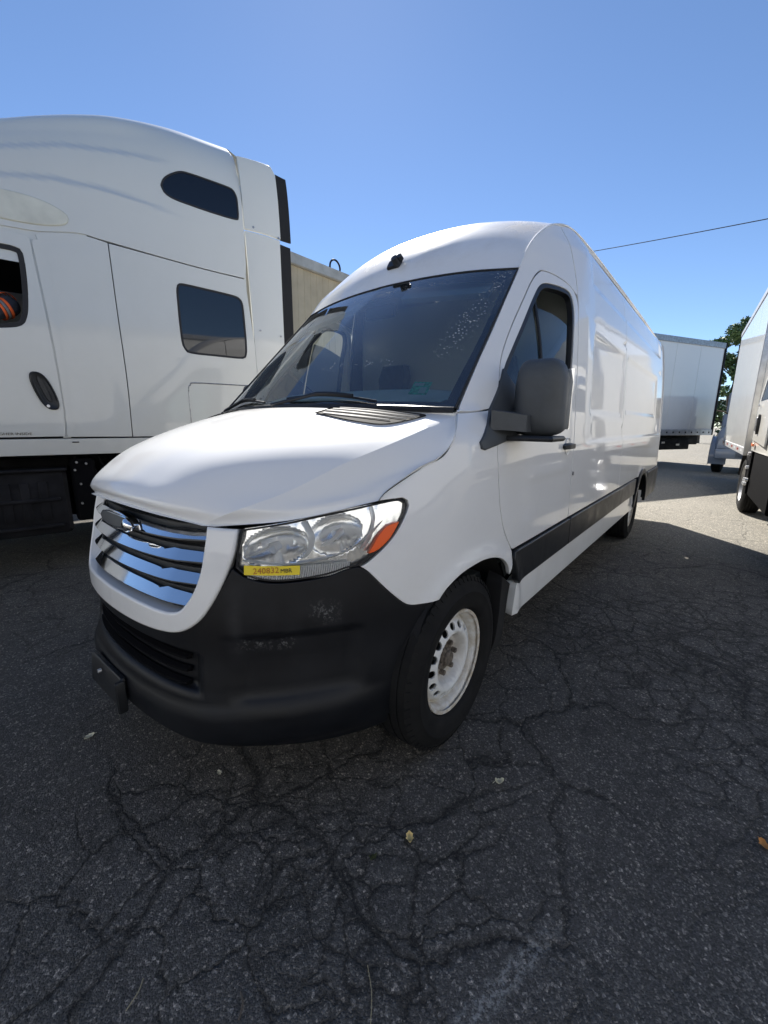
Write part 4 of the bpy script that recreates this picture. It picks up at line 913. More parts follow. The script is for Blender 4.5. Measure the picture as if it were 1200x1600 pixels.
# ghost of a removed decal and lock on the door
MB().cyl((2.36,-.986,1.07),.012,.006,'y',14).obj('side_reflector',MT['dullmetal'],van)
# ------------------------------------------------------------------ ground and distance
m=MB(); m.add([(-400,-400,0),(600,-400,0),(600,400,0),(-400,400,0)],[(0,1,2,3)]); g=m.obj('ground',MT['asphalt'],smooth=0); g['kind']='structure'
# ------------------------------------------------------------------ tractor unit on the left
PSI=R(-12)
tr=empty('semi_truck','white sleeper tractor unit with two tinted sleeper windows, left of the van','truck',(.559,2.862,0),PSI)
_zx=np.array([-1.5,-1.1,-.8,-.4,.04,.30,.57,.87,1.30,1.72,2.03,2.4]); _zt=np.array([2.98,3.12,3.28,3.53,3.745,3.87,3.985,4.085,4.165,4.19,4.20,4.20])
_zc=_cr(np.stack([_zx,_zt],-1),10)
AH=1.25
def Hx(X): return (np.interp(X,_zc[:,0],_zc[:,1])-2.85)/.925
def tins(X,z):
    t=np.clip((z-2.85)/Hx(X),0,.999); y=AH*(1-(1-t**4)**.25)
    c1=np.interp(X,[0,.43,.9,1.25,1.6],[3.43,3.60,3.70,3.73,3.72]); c2=np.interp(X,[-.5,0,.31,.66,1.0,1.4],[3.0,3.215,3.29,3.32,3.31,3.26])
    fade=(1-_sm((X-.85)/.5))*(1-_sm((t-.74)/.17)); y=y+fade*(.026*_sm((z-c1+.03)/.06)+.032*_sm((z-c2+.03)/.06))
    y=y+.02*np.clip((1.35-z)/.3,0,1)**2
    y=y-.010*sbox(X,.16,.65,.10)*_sm((2.9-z)/.2)
    return y
def Tf(X,z,out=0.):
    X=np.asarray(X,float); z=np.asarray(z,float); return np.stack([X,tins(X,z)-out,z],-1)
TW=MT['tractor_white']; MT['cream']=simple('aged_cream_plastic',(.62,.61,.52),.35,coat=.3,nz=(5,.12))
seamt=[(1.862,2.858),(1.455,2.863),(1.0,2.884),(.608,2.907),(.429,2.915),(.172,2.860),(-.06,2.842)]
ztp=[(x,2.85+.93*float(Hx(x))) for x in (-1.3,-.9,-.5,-.1,.2,.5,.85,1.2,1.6,1.865)]
upw=[(1.124,3.500),(1.150,3.560),(1.205,3.615),(1.302,3.675),(1.40,3.690),(1.60,3.692),(1.78,3.690),(1.835,3.68),(1.870,3.62),(1.874,3.50),(1.868,3.42),(1.835,3.395),(1.573,3.390),(1.30,3.400),(1.20,3.415),(1.145,3.445)]
upw=[(x-.035 if x>1.7 else x,z) for x,z in upw]
low=[(1.172,2.600),(1.182,2.655),(1.225,2.685),(1.45,2.682),(1.75,2.672),(1.830,2.655),(1.868,2.60),(1.880,2.40),(1.885,2.20),(1.875,2.085),(1.825,2.047),(1.55,2.043),(1.267,2.045),(1.205,2.075),(1.180,2.15),(1.172,2.35)]
low=[(x-.045 if x>1.6 else x,z) for x,z in low]
panel('roof_fairing',Tf,[(x,z,1) if i in(0,) else (x,z) for i,(x,z) in enumerate(ztp)][:-1]+[(ztp[-1][0],ztp[-1][1],1),(1.862,2.858,1)]+seamt[1:]+[(-.6,2.80),(-1.3,2.76,1)],TW,tr,h=.028,hb=.028,holes=[upw],t=.03,gap=.0015,edge=.003)
panel('sleeper_window',Tf,[(u,v,1) for u,v in shrink(resample(upw,.03),.012)],MT['glass_dark'],tr,h=.1,out=-.002,t=.01,gap=0)
fo=[(u,v,1) for u,v in resample(upw,.03)]; fi=[(u,v,1) for u,v in shrink(resample(upw,.03),.014)]
panel('window_gasket',Tf,fo,MT['seam'],tr,h=.05,hb=.03,holes=[fi],out=.003,t=.02,gap=.0,edge=.002)
dtop=[(-1.0,2.70,1),(-.5,2.80),(-.06,2.822),(.06,2.812),(.108,2.795)]
doorT=dtop+[(.118,2.62),(.138,2.30),(.150,2.04),(.160,1.75),(.165,1.465),(.150,1.232,1),(-1.05,1.222,1)]
dwin=[(-.80,2.66),(-.4,2.70),(-.077,2.712),(.010,2.708),(.050,2.675),(.052,2.5),(.035,2.30),(.012,2.19),(-.03,2.125),(-.15,2.092),(-.5,2.05),(-.84,2.02),(-.88,2.10),(-.86,2.5)]
dT=panel('cab_door',Tf,doorT,TW,tr,h=.06,hb=.035,holes=[dwin],t=.04,gap=.002,edge=.003)
gi=[(u,v,1) for u,v in shrink(resample(dwin,.03),.035)]
panel('window_gasket',Tf,[(u,v,1) for u,v in resample(dwin,.03)],MT['seam'],dT,h=.05,hb=.03,holes=[gi],out=-.002,t=.03,gap=0)
panel('sleeper_side_panel',Tf,[(.155,2.80,1),(.172,2.852),(.429,2.907),(.608,2.899),(.645,2.893,1),(.655,2.3),(.668,1.75),(.660,1.225,1),(.160,1.228,1),(.170,1.465),(.160,2.04),(.128,2.62),(.120,2.78)],TW,tr,h=.06,hb=.035,t=.03,gap=.0012,edge=.003)
panel('sleeper_side_panel',Tf,[(.650,2.893,1),(1.0,2.876),(1.455,2.856),(1.862,2.850,1),(1.905,2.45,1),(1.945,2.1,1),(1.965,1.225,1),(.665,1.225,1),(.673,1.75),(.660,2.3)],TW,tr,h=.06,hb=.035,holes=[low],t=.03,gap=.0012,edge=.003)
panel('sleeper_window',Tf,[(u,v,1) for u,v in shrink(resample(low,.03),.016)],MT['glass_dark'],tr,h=.1,out=-.002,t=.01,gap=0)
fo=[(u,v,1) for u,v in resample(low,.03)]; fi=[(u,v,1) for u,v in shrink(resample(low,.03),.018)]
panel('window_gasket',Tf,fo,MT['seam'],tr,h=.05,hb=.03,holes=[fi],out=.003,t=.02,gap=.0,edge=.002)
panel('fairing_pod',Tf,[(-.36,2.985,1),(-.2,3.07),(.02,3.105),(.22,3.098),(.36,3.05),(.385,3.0),(.34,2.945),(.18,2.905),(-.05,2.89),(-.25,2.91)],MT['cream'],tr,h=.06,hb=.03,out=.012,t=.03,gap=0,edge=.012)
# luggage hatch seam (a proud thin bead) 
hp=[(1.205,1.30),(1.205,1.68),(1.225,1.735),(1.275,1.76),(1.70,1.765),(1.88,1.765)]
MB().tube([tuple(Tf(np.array([u]),np.array([v]),.0)[0]) for u,v in _cr(np.array(hp),5)],.006,6).obj('hatch_seal',MT['dullmetal'],tr)
panel('lower_skirt',Tf,[(-1.3,1.215,1),(.15,1.218,1),(1.965,1.216,1),(1.965,1.065,1),(.15,1.068,1),(-1.3,1.07,1)],TW,tr,h=.08,hb=.05,out=-.004,t=.05,gap=.004,edge=.006)
MB().box(.19,.24,-.004,.012,1.178,1.188).obj('skirt_clip',MT['seam'],tr)
MB().box(1.0,1.12,-.004,.012,1.15,1.20).obj('skirt_vent',MT['seam'],tr)
# side extenders and their rubber edges
for (z0,z1),(xa,xb) in (((3.335,4.02),(1.872,1.885)),((1.08,3.325),(1.888,1.965))):
    def ex(X,z,out=0.): return np.stack([X,tins(np.minimum(X,1.86),z)*.45+.004-.02*np.sin(np.clip((X-1.87)/.45,0,1)*3.14)-out,z],-1)
    panel('side_extender',ex,[(xa,z1,1),(2.24,z1+(.0 if z1<3.5 else .03),1),(2.285,z1-.05 if z1>3.5 else z1,1),(2.295,z0,1),(xb,z0,1)],TW,tr,h=.07,hb=.05,t=.03,gap=.003,edge=.005)
    panel('extender_rubber',ex,[(2.290,z1-.03,1),(2.415,z1-.04,1),(2.425,z0,1),(2.300,z0,1)],MT['liner'],tr,h=.1,hb=.08,out=-.012,t=.02,gap=.002)
for x,z in((2.0,2.36),(2.24,2.33),(1.98,3.37),(2.26,3.34)): MB().cyl((x,tins(np.array([1.86]),np.array([z]))[0]-.012,z),.010,.012,'y',10).obj('extender_rivet',MT['dullmetal'],tr)
# roof arch and rear wall
def troof(a,b):
    X=-1.3+a*(3.165); ph=1.062+b*(math.pi-2.124); c=np.cos(ph); y=AH*(1-np.sign(c)*np.abs(c)**.5)
    return np.stack([X,y,2.85+Hx(X)*np.sin(ph)**.5],-1)
sheet('roof',troof,np.linspace(0,1,50),np.linspace(0,1,61),TW,tr)
panel('cab_frame',Tf,[(-1.25,2.60,1),(.11,2.60,1),(.13,1.22,1),(.19,1.22,1),(.16,2.6,1),(.5,2.80,1),(.5,2.95,1),(-1.25,2.95,1)],TW,tr,h=.1,hb=.08,out=-.012,t=0,gap=0)
rw=MB(); prof=[(0.02,1.1),(.02,2.9)]+[(float(tins(np.array([1.8]),np.array([z]))[0]),z) for z in np.linspace(3.0,2.85+.93*float(Hx(1.8)),10)]
prof=prof+[(2.5-y,z) for y,z in prof[::-1]]
rw.loft([[(1.86,y,z) for y,z in prof],[(1.88,y,z) for y,z in prof]],True,True).obj('rear_wall',TW,tr)
pf=[(float(tins(np.array([2.0]),np.array([z]))[0])+.02,z) for z in np.linspace(3.9,4.15,5)]
ca=MB(); arch=[]
for y in np.linspace(.30,2.2,20): arch.append((y,2.85+float(Hx(2.0))*(1-(abs(AH-y)/AH)**4)**.25))
ca.loft([[(1.87,y,z),(1.99,y,z-.045),(2.22,y,z-.03),(2.27,y,z-.08)] for y,z in arch],False).obj('roof_cap',TW,tr)
# inner structure that blocks light
MB().box(-1.2,1.84,.10,2.40,1.15,2.0).obj('cab_core',MT['liner'],tr)
MB().box(.35,1.84,.12,2.38,2.0,3.5).obj('sleeper_core',MT['liner'],tr)
MB().box(-1.3,.35,2.40,2.46,1.1,3.2).obj('far_side',TW,tr)
MB().box(-1.2,.35,.3,2.3,2.86,2.95).obj('cab_ceiling',MT['liner'],tr)
MB().box(.62,1.86,2.36,2.47,1.1,3.9).obj('far_side',TW,tr)
# handle
hd=MB(); 
def ovalz(a,b,y,z0=1.615,x0=.052,n=30,pw=2.6,sk=.045): return [(x0+a*math.copysign(abs(math.cos(t))**(2/pw),math.cos(t))-(z0-1.615)*0-sk*(b*math.copysign(abs(math.sin(t))**(2/pw),math.sin(t)))/.155,y,z0+b*math.copysign(abs(math.sin(t))**(2/pw),math.sin(t))) for t in np.linspace(0,2*math.pi,n,endpoint=False)]
yh=float(tins(np.array([.05]),np.array([1.6]))[0])
hd.loft([ovalz(.068,.155,yh+.01),ovalz(.068,.155,yh-.010),ovalz(.060,.147,yh-.018),ovalz(.050,.12,yh-.008)],True,True)
hd.obj('handle_recess',MT['plastic'],dT)
MB().loft([ovalz(.020,.105,yh-.006,1.63),ovalz(.017,.10,yh-.026,1.63)],True,True).obj('door_handle',MT['plastic'],dT)
MB().cyl((.062,yh-.012,1.492),.012,.02,'y',14).obj('lock',MT['bolt'],dT)
tx=textobj('door_lettering','GHER INSIDE',.030,MT['ink'],dT,Matrix(((1,0,0,-.275),(0,0,-1,-.003),(0,1,0,1.249),(0,0,0,1))))
bb=max(v.co.x for v in tx.data.vertices)
for v in tx.data.vertices: v.co.x=-.285+(v.co.x+.275)*(.208/(bb+.275)); v.co.y=float(tins(np.array([v.co.x]),np.array([v.co.z]))[0])-.002+(v.co.y+.003)
# cab nose (out of frame to the left)
nose=MB()
def nring(X,zt,hw,zb=1.0):
    r=[]
    for t in np.linspace(0,math.pi,17):
        r.append((X,1.25-hw*math.copysign(abs(math.cos(t))**.45,math.cos(t)),zb+(zt-zb)*abs(math.sin(t))**.4))
    return r
nose.loft([nring(-1.28,2.15,1.20),nring(-1.7,2.05,1.10),nring(-2.3,1.88,1.02),nring(-2.8,1.65,.92),nring(-3.05,1.35,.80)],False)
nose.add(nring(-3.05,1.35,.80),[tuple(range(17))]); nose.obj('cab_nose',TW,tr)
MB().loft([[(-1.28,.10,2.15),(-1.28,2.4,2.15)],[(-1.16,.16,2.9),(-1.16,2.34,2.9)],[(-1.0,.3,3.0),(-1.0,2.2,3.0)]],False).obj('cab_windshield',MT['glass_dark'],tr)
# chassis: steps, tank, frame, wheels
sb=MB(); sb.box(-1.25,.115,.06,.60,.36,.935,.03)
for k in range(9): sb.box(-1.1+k*.125,-1.03+k*.125,.045,.062,.50,.84,.006)
sb.box(-1.25,.125,.02,.30,.93,.955,.01); sb.box(-1.25,2.0,1.9,2.46,.22,1.05,.02); sb.box(-1.25,2.0,1.0,1.5,.35,1.1,.02); sb.obj('step_fairing',MT['chassis'],tr)  # unseen far-side and middle boxes added to block sun under the truck
for z in (.42,.66): MB().box(-1.1,.05,.03,.07,z,z+.035,.008).obj('step_tread',MT['chassis'],tr)
tk=MB(); tk.cyl((1.05,.42,.66),.32,1.25,'x',36); 
tk.obj('fuel_tank',MT['chassis'],tr,smooth=40)
for x in(.62,1.05,1.48): MB().cyl((x,.42,.66),.327,.05,'x',36).obj('tank_strap',MT['chassis'],tr)
fr=MB()
for y in(.80,1.60): fr.box(-2.8,5.3,y-.05,y+.05,.74,1.0,.01)
for x in(.2,1.9,3.0,4.2,5.2): fr.box(x-.06,x+.06,.8,1.6,.76,.98)
fr.obj('chassis_rail',MT['chassis'],tr)
rr_=random.Random(4)
ln=MB()
for k in range(5):
    x0=.2+k*.09; ln.tube([(x0,.2+.05*k,1.04),(x0+.05,.16,.9),(x0+.0,.2,.75+.02*k),(x0+.1,.3,.55)],.014,6)
ln.obj('air_hose',MT['chassis'],tr)
for x,z in((.20,1.0),(.27,.985),(.18,.93),(.21,.80),(.20,.62)): MB().cyl((x,.05,z),.010,.03,'y',8).obj('hose_fitting',MT['dullmetal'],tr)
MB().box(.15,.34,.08,.4,.45,1.03,.02).obj('battery_box',MT['black'],tr)
def big_wheel(parent,loc,rz=0,r=.50,w=.28,mat=None):
    o=empty('wheel',None,None); o.parent=parent; o.location=loc; o.rotation_euler=(0,0,rz)
    prof=[(.29,-w/2+.02),(.33,-w/2),(r-.10,-w/2-.004),(r-.03,-w/2+.02),(r,-w/2+.04)]
    tr_=[]
    for k in range(5):
        a=-w/2+.04+k*(w-.08)/5; b=a+(w-.08)/5-.012; tr_+=[(r,a+.001),(r,b),(r-.012,b+.001),(r-.012,b+.011)]
    MB().lathe(prof+tr_+[(a,-b) for a,b in prof[::-1]],48,'y').obj('tyre',MT['tyre'],o,smooth=40)
    MB().lathe([(.0,-w/2+.05),(.10,-w/2+.04),(.12,-w/2+.08),(.20,-w/2+.10),(.25,-w/2+.05),(.285,-w/2+.01),(.295,-w/2+.02),(.29,w/2-.02)],40,'y').obj('rim',mat or MT['dullmetal'],o)
    return o
for x in(3.0,4.25):
    for y,rz in((.18,0),(.50,0),(2.32,math.pi),(2.0,math.pi)): big_wheel(tr,(x,y,.5),rz)
for y,rz in((.22,0),(2.28,math.pi)): big_wheel(tr,(-2.05,y,.5),rz)
# ------------------------------------------------------------------ driver leaning in the tractor's window
def skin_body(name,verts,edges,radii,mat,parent,sub=2):
    me=bpy.data.meshes.new(name); me.from_pydata(verts,edges,[]); me.update()
    o=bpy.data.objects.new(name,me); COL.objects.link(o)
    sk_=o.modifiers.new('s','SKIN'); sk_.use_smooth_shade=True
    for v,r_ in zip(me.skin_vertices[0].data,radii): v.radius=(r_,r_) if not hasattr(r_,'__len__') else r_
    me.skin_vertices[0].data[0].use_root=True
    sb_=o.modifiers.new('u','SUBSURF'); sb_.levels=sub; sb_.render_levels=sub
    dg=bpy.context.evaluated_depsgraph_get(); m2=bpy.data.meshes.new_from_object(o.evaluated_get(dg)); bpy.data.objects.remove(o)
    m2.polygons.foreach_set('use_smooth',[True]*len(m2.polygons)); m2.materials.clear(); m2.name=name
    return link(name,m2,mat,parent)
MT['skin']=simple('skin',(.42,.24,.17),.55); MT['sleeve']=simple('dark_blue_work_sleeve',(.045,.05,.065),.9,nz=(25,.3)); MT['hivis']=simple('orange_hi_vis_band',(.85,.14,.03),.7); MT['greyband']=simple('grey_reflective_band',(.22,.22,.22),.5); MT['hair']=simple('dark_hair',(.02,.015,.012),.8)
pe=empty('person','person in a dark sleeve with orange hi-vis bands, arm on the tractor window sill','person',(.559,2.862,0),PSI)
V=[(-.45,.75,1.62),(-.43,.74,1.80),(-.42,.73,2.0),(-.42,.72,2.18),(-.43,.72,2.32),(-.45,.72,2.40),(-.47,.72,2.50),(-.48,.72,2.60),
   (-.34,.55,2.36),(-.20,.36,2.34),(-.055,.18,2.30),(-.20,.12,2.22),(-.38,.11,2.17),(-.44,.11,2.16),
   (-.55,.92,2.28),(-.62,1.0,2.08),(-.80,.90,1.98),(-.95,.80,2.0),(-.62,.62,1.62),(-.95,.58,1.66),(-1.0,.57,1.35),(-.62,.88,1.62),(-.95,.92,1.66),(-1.0,.92,1.35)]
E_=[(0,1),(1,2),(2,3),(3,4),(4,5),(5,6),(6,7),(4,8),(8,9),(9,10),(10,11),(11,12),(12,13),(4,14),(14,15),(15,16),(16,17),(0,18),(18,19),(19,20),(0,21),(21,22),(22,23)]
Rr=[.15,.14,.15,.16,.11,.055,.085,.07,.09,.085,.078,.068,.045,.03,.075,.055,.045,.035,.09,.075,.05,.09,.075,.05]
skin_body('body',V,E_,Rr,MT['sleeve'],pe)
hdm=MB(); c=(-.47,.72,2.56); rg=[]
for t in np.linspace(-1,1,13):
    w_=math.sqrt(max(0.02,1-t*t)); jaw=1-.22*max(0,-t); rg.append([(c[0]+.098*w_*math.cos(a)*1.05*jaw-(.012 if abs(a-math.pi)<.3 and -.3<t<.1 else 0),c[1]+.078*w_*math.sin(a)*jaw,c[2]+.12*t) for a in np.linspace(0,2*math.pi,20,endpoint=False)])
hdm.loft(rg,True,True).obj('head',MT['skin'],pe)
hr=MB(); rg=[]
for t in np.linspace(.05,1.06,8):
    w_=math.sqrt(max(0.01,1.12-t*t)); rg.append([(c[0]+.02+.105*w_*math.cos(a),c[1]+.084*w_*math.sin(a),c[2]+.12*t) for a in np.linspace(0,2*math.pi,20,endpoint=False)])
hr.loft(rg,True,True).obj('hair',MT['hair'],pe)
def band(p,q_,r_,w_,mat,name='sleeve_band'):
    p,q_=Vector(p),Vector(q_); d=(q_-p).normalized(); MB().tube([p-d*w_/2,p-d*w_/4,p+d*w_/4,p+d*w_/2],[r_*.97,r_,r_,r_*.97],18,False).obj(name,mat,pe)
band((-.105,.242,2.318),(-.055,.18,2.30),.092,.022,MT['hivis']); band((-.128,.27,2.325),(-.055,.18,2.30),.0925,.022,MT['greyband']); band((-.150,.30,2.332),(-.055,.18,2.30),.093,.022,MT['hivis'])
band((-.11,.152,2.268),(-.20,.12,2.22),.082,.022,MT['hivis']); band((-.132,.145,2.256),(-.20,.12,2.22),.0815,.02,MT['greyband']); band((-.153,.138,2.245),(-.20,.12,2.22),.080,.020,MT['hivis'])
hm=MB()
for k in range(4): hm.tube([(-.44,.075+k*.022,2.165),(-.485,.073+k*.023,2.168),(-.515-.006*(k in(1,2)),.073+k*.023,2.150),(-.525-.006*(k in(1,2)),.073+k*.023,2.125)],[.0105,.0095,.009,.007],8)
hm.tube([(-.43,.06,2.15),(-.455,.045,2.14),(-.48,.045,2.135)],[.012,.010,.008],8)
hm.loft([[(-.40,.075,2.150),(-.40,.145,2.150),(-.40,.145,2.182),(-.40,.075,2.182)],[(-.45,.065,2.150),(-.45,.152,2.150),(-.45,.152,2.178),(-.45,.065,2.178)]],True,True)
hm.obj('hand',MT['skin'],pe)
# ------------------------------------------------------------------ tan metal building
MT['tan']=simple('tan_ribbed_metal',(.46,.38,.26),.5,nz=(1.2,.12)); MT['tantrim']=simple('weathered_eave_trim',(.42,.40,.36),.45,.2,nz=(2,.2)); MT['roofm']=simple('grey_metal_roof',(.35,.36,.36),.4,.4)
bl=empty('metal_building','tan ribbed metal building with a pale eave behind the truck and van','building',(2.0,10.70,0))
pm=MB()
W_=1.5; xs=[];
for k in range(5):
    a=k*.3; xs+=[(a,0),(a+.20,0),(a+.215,-.016),(a+.285,-.016),(a+.2999,0)]
pm.loft([[(x,y,0) for x,y in xs],[(x,y,6.72) for x,y in xs]],False)
pme=pm.mesh('wall_panel',30); 
for k in range(22): link('wall_panel',pme,MT['tan'] if k==0 else None,bl,(k*W_,0,0))
MB().box(-.3,33.3,-.16,-.0,6.98,7.05).box(-.3,33.3,-.16,-.12,6.72,6.98).box(-.3,33.3,-.12,.0,6.70,6.74).obj('eave_gutter',MT['tantrim'],bl)
MB().box(0,33,.02,14,0,6.9).obj('building_shell',MT['tan'],bl)
MB().loft([[(-.2,-.05,7.055),(33.2,-.05,7.055)],[(-.2,7,8.3),(33.2,7,8.3)],[(-.2,14,7.05),(33.2,14,7.05)]],False).obj('metal_roof',MT['roofm'],bl)
gp=MB().tube([(9.72+.27*(1-math.cos(t)),.12,7.05+.18+.27*math.sin(t)) for t in np.linspace(0,math.pi*1.05,14)],.035,8); gp.tube([(9.72,.12,6.9),(9.72,.12,7.24)],.035,8)
gp.obj('roof_gooseneck_pipe',MT['chassis'],bl)
# ------------------------------------------------------------------ box truck on the right
BP=R(3)
bt=empty('box_truck','white box truck with off-white cab, cut off by the right edge of the photo','truck',(8.36,-2.0,0),BP)
BW_=MT['box_white']
# local x runs rearwards, y=0 is the face towards the van, body extends to -y
MB().box(0,5.2,-2.45,-.0,.99,3.60,.012).obj('cargo_box',BW_,bt,smooth=0)
for k in range(4): MB().box(.03+k*1.29,1.315+k*1.29,.0005,.006,1.02,3.52,.002).obj('side_panel',BW_,bt,smooth=0)
MB().box(0,5.2,.0,.018,3.52,3.62,.004).obj('top_rail',MT['alu'],bt,smooth=0)
MB().box(0,5.2,.0,.020,.92,1.04,.005).obj('bottom_rail',MT['alu'],bt,smooth=0)
MB().box(-.02,.05,-.06,.022,.92,3.62,.008).obj('corner_post',MT['alu'],bt)
for k in range(8): MB().box(.25+k*.62,.55+k*.62,.0205,.0225,.965,1.005).obj('reflective_strip',MT['red'] if k%2 else MT['lamptrim'],bt,smooth=0)
cbx=MB()
def cr_(x,in_=0,zt=2.55): return [(x,-.03-in_,1.02),(x,-.02-in_,1.6),(x,-.06-in_,2.1),(x,-.14-in_,zt-.15),(x,-.25-in_,zt),(x,-2.2+in_,zt),(x,-2.31+in_,zt-.15),(x,-2.39+in_,2.1),(x,-2.43+in_,1.6),(x,-2.42+in_,1.02)]
cbx.loft([cr_(-.42),cr_(-.45),cr_(-1.2),cr_(-2.2,.02),cr_(-2.5,.08,2.2),cr_(-2.9,.15,1.95),cr_(-3.9,.22,1.75),cr_(-4.1,.3,1.5)],True,True).obj('cab_body',MT['cab_beige'],bt,smooth=40)
def Cf(X,z,out=0.): return np.stack([X,-.02-.04*_sm((z-1.6)/.6)*1.0-.07*_sm((z-2.0)/.45)+out,z],-1)
CD=panel('cab_door',Cf,[(-.52,1.18,1),(-.52,2.2),(-.56,2.38),(-.66,2.42),(-1.35,2.42),(-1.75,2.1),(-1.80,1.9),(-1.80,1.12,1)],MT['cab_beige'],bt,h=.08,hb=.06,out=.012,t=.02,gap=.0,flip=True,holes=[[(-.62,1.72,1),(-.62,2.30,1),(-1.32,2.30,1),(-1.68,1.98),(-1.70,1.72,1)]])
panel('door_glass',Cf,[(-.60,1.70,1),(-.60,2.32,1),(-1.32,2.32,1),(-1.70,1.98),(-1.72,1.70,1)],MT['glass_dark'],CD,h=.1,out=.004,t=0,flip=True)
m=MB(); m.loft([[(-1.0-0+.055*math.cos(t)-.97+.97,-.006+k*.012,1.40+.135*math.sin(t)) for t in np.linspace(0,2*math.pi,20,endpoint=False)] for k in(0,1,2)],True,True); m.obj('door_handle',MT['plastic'],CD)
MB().box(-1.04,-.96,.018,.034,1.30,1.50,.008).obj('handle_grip',MT['dullmetal'],CD)
MB().box(-.86,-.70,-.012,.010,1.09,1.14,.008).obj('side_marker',MT['orangem'],bt)
MB().cyl((-.80,.012,1.66),.018,.02,'y',12).obj('cab_lamp',MT['bolt'],bt)
stp=MB(); stp.box(-2.55,-.48,-.45,-.045,.38,1.02,.02).obj('step_box',MT['black'],bt)
MB().box(-.72,-.50,-.044,-.018,.40,1.02,.004).obj('mounting_plate',MT['black'],bt)
for x,z in((-.60,.98),(-.62,.78),(-.58,.60),(-.53,.54),(-.66,.54),(-.78,.61)): MB().cyl((x,-.002,z),.026,.036,'y',8).obj('bolt',MT['lamptrim'],bt)
fr=MB()
for y in(-.85,-1.65): fr.box(-3.9,5.1,y-.05,y+.05,.68,.91,.01)
fr.obj('chassis_rail',MT['chassis'],bt)
for x in(.12,): 
    for y,rz in((-.17,0),(-2.28,0)): w_=big_wheel(bt,(x,y,.46),math.pi if y>-1 else 0,r=.46,w=.27)
MB().loft([[(.12+.56*math.cos(R(a)),y,.46+.52*math.sin(R(a))) for y in(-.02,-.45)] for a in np.linspace(10,170,12)],False).obj('mudguard',MT['chassis'],bt)
for sg in(-.5,-1.95): MB().box(-4.14,-4.04,sg-.15,sg+.15,1.05,1.25,.02).obj('headlight',MT['lamptrim'],bt)
big_wheel(bt,(-3.35,-.19,.46),math.pi,r=.46,w=.27)
# ------------------------------------------------------------------ semi trailer beyond
TA=math.atan2(.469,-.883)
tl=empty('semi_trailer','long white box trailer parked across the yard beyond the rear of the van','trailer',(18.9,-1.35,0),TA)
# local x runs away to the left behind the van; local +y side faces the camera?
L_=11.4
MB().box(0,L_,-2.55,0,1.12,4.16,.02).obj('trailer_body',BW_,tl,smooth=0)
for k in range(9): MB().box(.08+k*1.25,1.322+k*1.25,.001,.005,1.28,4.00,.004).obj('side_panel',BW_,tl,smooth=0)
MB().box(0,L_,.0,.03,4.02,4.20,.006).obj('top_rail',MT['dullmetal'],tl,smooth=0)
MB().box(0,L_,.0,.03,1.06,1.26,.006).obj('bottom_rail',MT['alu'],tl,smooth=0)
for k in range(34): MB().cyl((.2+k*.33,.034,1.16),.03,.012,'y',8).obj('rail_rivet',MT['chassis'],tl) if k<12 else None
MB().box(-.05,.04,-.10,.035,1.06,4.20,.01).obj('corner_post',MT['chassis'],tl)
fr=MB(); fr.box(.3,L_-.2,-1.9,-.25,.72,1.08,.01); fr.box(.9,3.9,-.9,-.15,.56,.95,.02); fr.box(4.0,6.9,-2.2,-.3,.5,.95,.02); fr.obj('under_frame',MT['chassis'],tl)
for x in(.9,):
    MB().box(x,x+.5,-.35,-.28,.55,.8).obj('under_box',MT['dullmetal'],tl)
for x,z in((2.3,.78),(2.9,.82),(3.3,.74),(1.5,.7)): MB().box(x,x+.16,-.14,-.12,z,z+.06).obj('bright_fitting',MT['bolt'],tl)
for x in(4.9,6.1):
    for y,rz in((-.2,math.pi),(-2.35,0)): big_wheel(tl,(x,y,.5),rz)
MB().box(10.2,10.4,-.6,-.45,.1,1.1).obj('landing_leg',MT['chassis'],tl)
# unseen white trailers added around the camera to bounce warm fill light and reflections
def fill_trailer(label,loc,rz,L,grp=None):
    t_=empty('unseen_fill_trailer',label,'trailer',loc,rz)
    MB().box(0,L,-2.55,0,1.12,4.05,.02).obj('trailer_body',BW_,t_,smooth=0)
    MB().box(0,L,.0,.03,3.95,4.08,.006).obj('top_rail',MT['alu'],t_,smooth=0); MB().box(0,L,.0,.03,1.06,1.22,.006).obj('bottom_rail',MT['alu'],t_,smooth=0)
    MB().box(.4,L-.4,-1.8,-.7,.85,1.1,.01).obj('under_frame',MT['chassis'],t_)
    for x in(1.6,2.85):
        for y,r_ in((-.2,math.pi),(-2.35,0)): big_wheel(t_,(x,y,.5),r_)
    MB().box(L-2.6,L-2.45,-.6,-.45,.05,1.1).box(L-2.6,L-2.45,-2.1,-1.95,.05,1.1).obj('landing_leg',MT['chassis'],t_)
fill_trailer('unseen white box trailer added to bounce fill light onto the van front',(-6.2,8.5,0),R(-90),9.5)
fill_trailer('unseen white box trailer added for fill light, nearest the right row',(-6.6,-2.2,0),R(-90),10.5)
fill_trailer('unseen white box trailer added on the right for fill light',(6.5,-8.2,0),R(180),12.0) if False else fill_trailer('unseen white box trailer added on the right for fill light',(-4.5,-7.8,0),R(0),11.5)
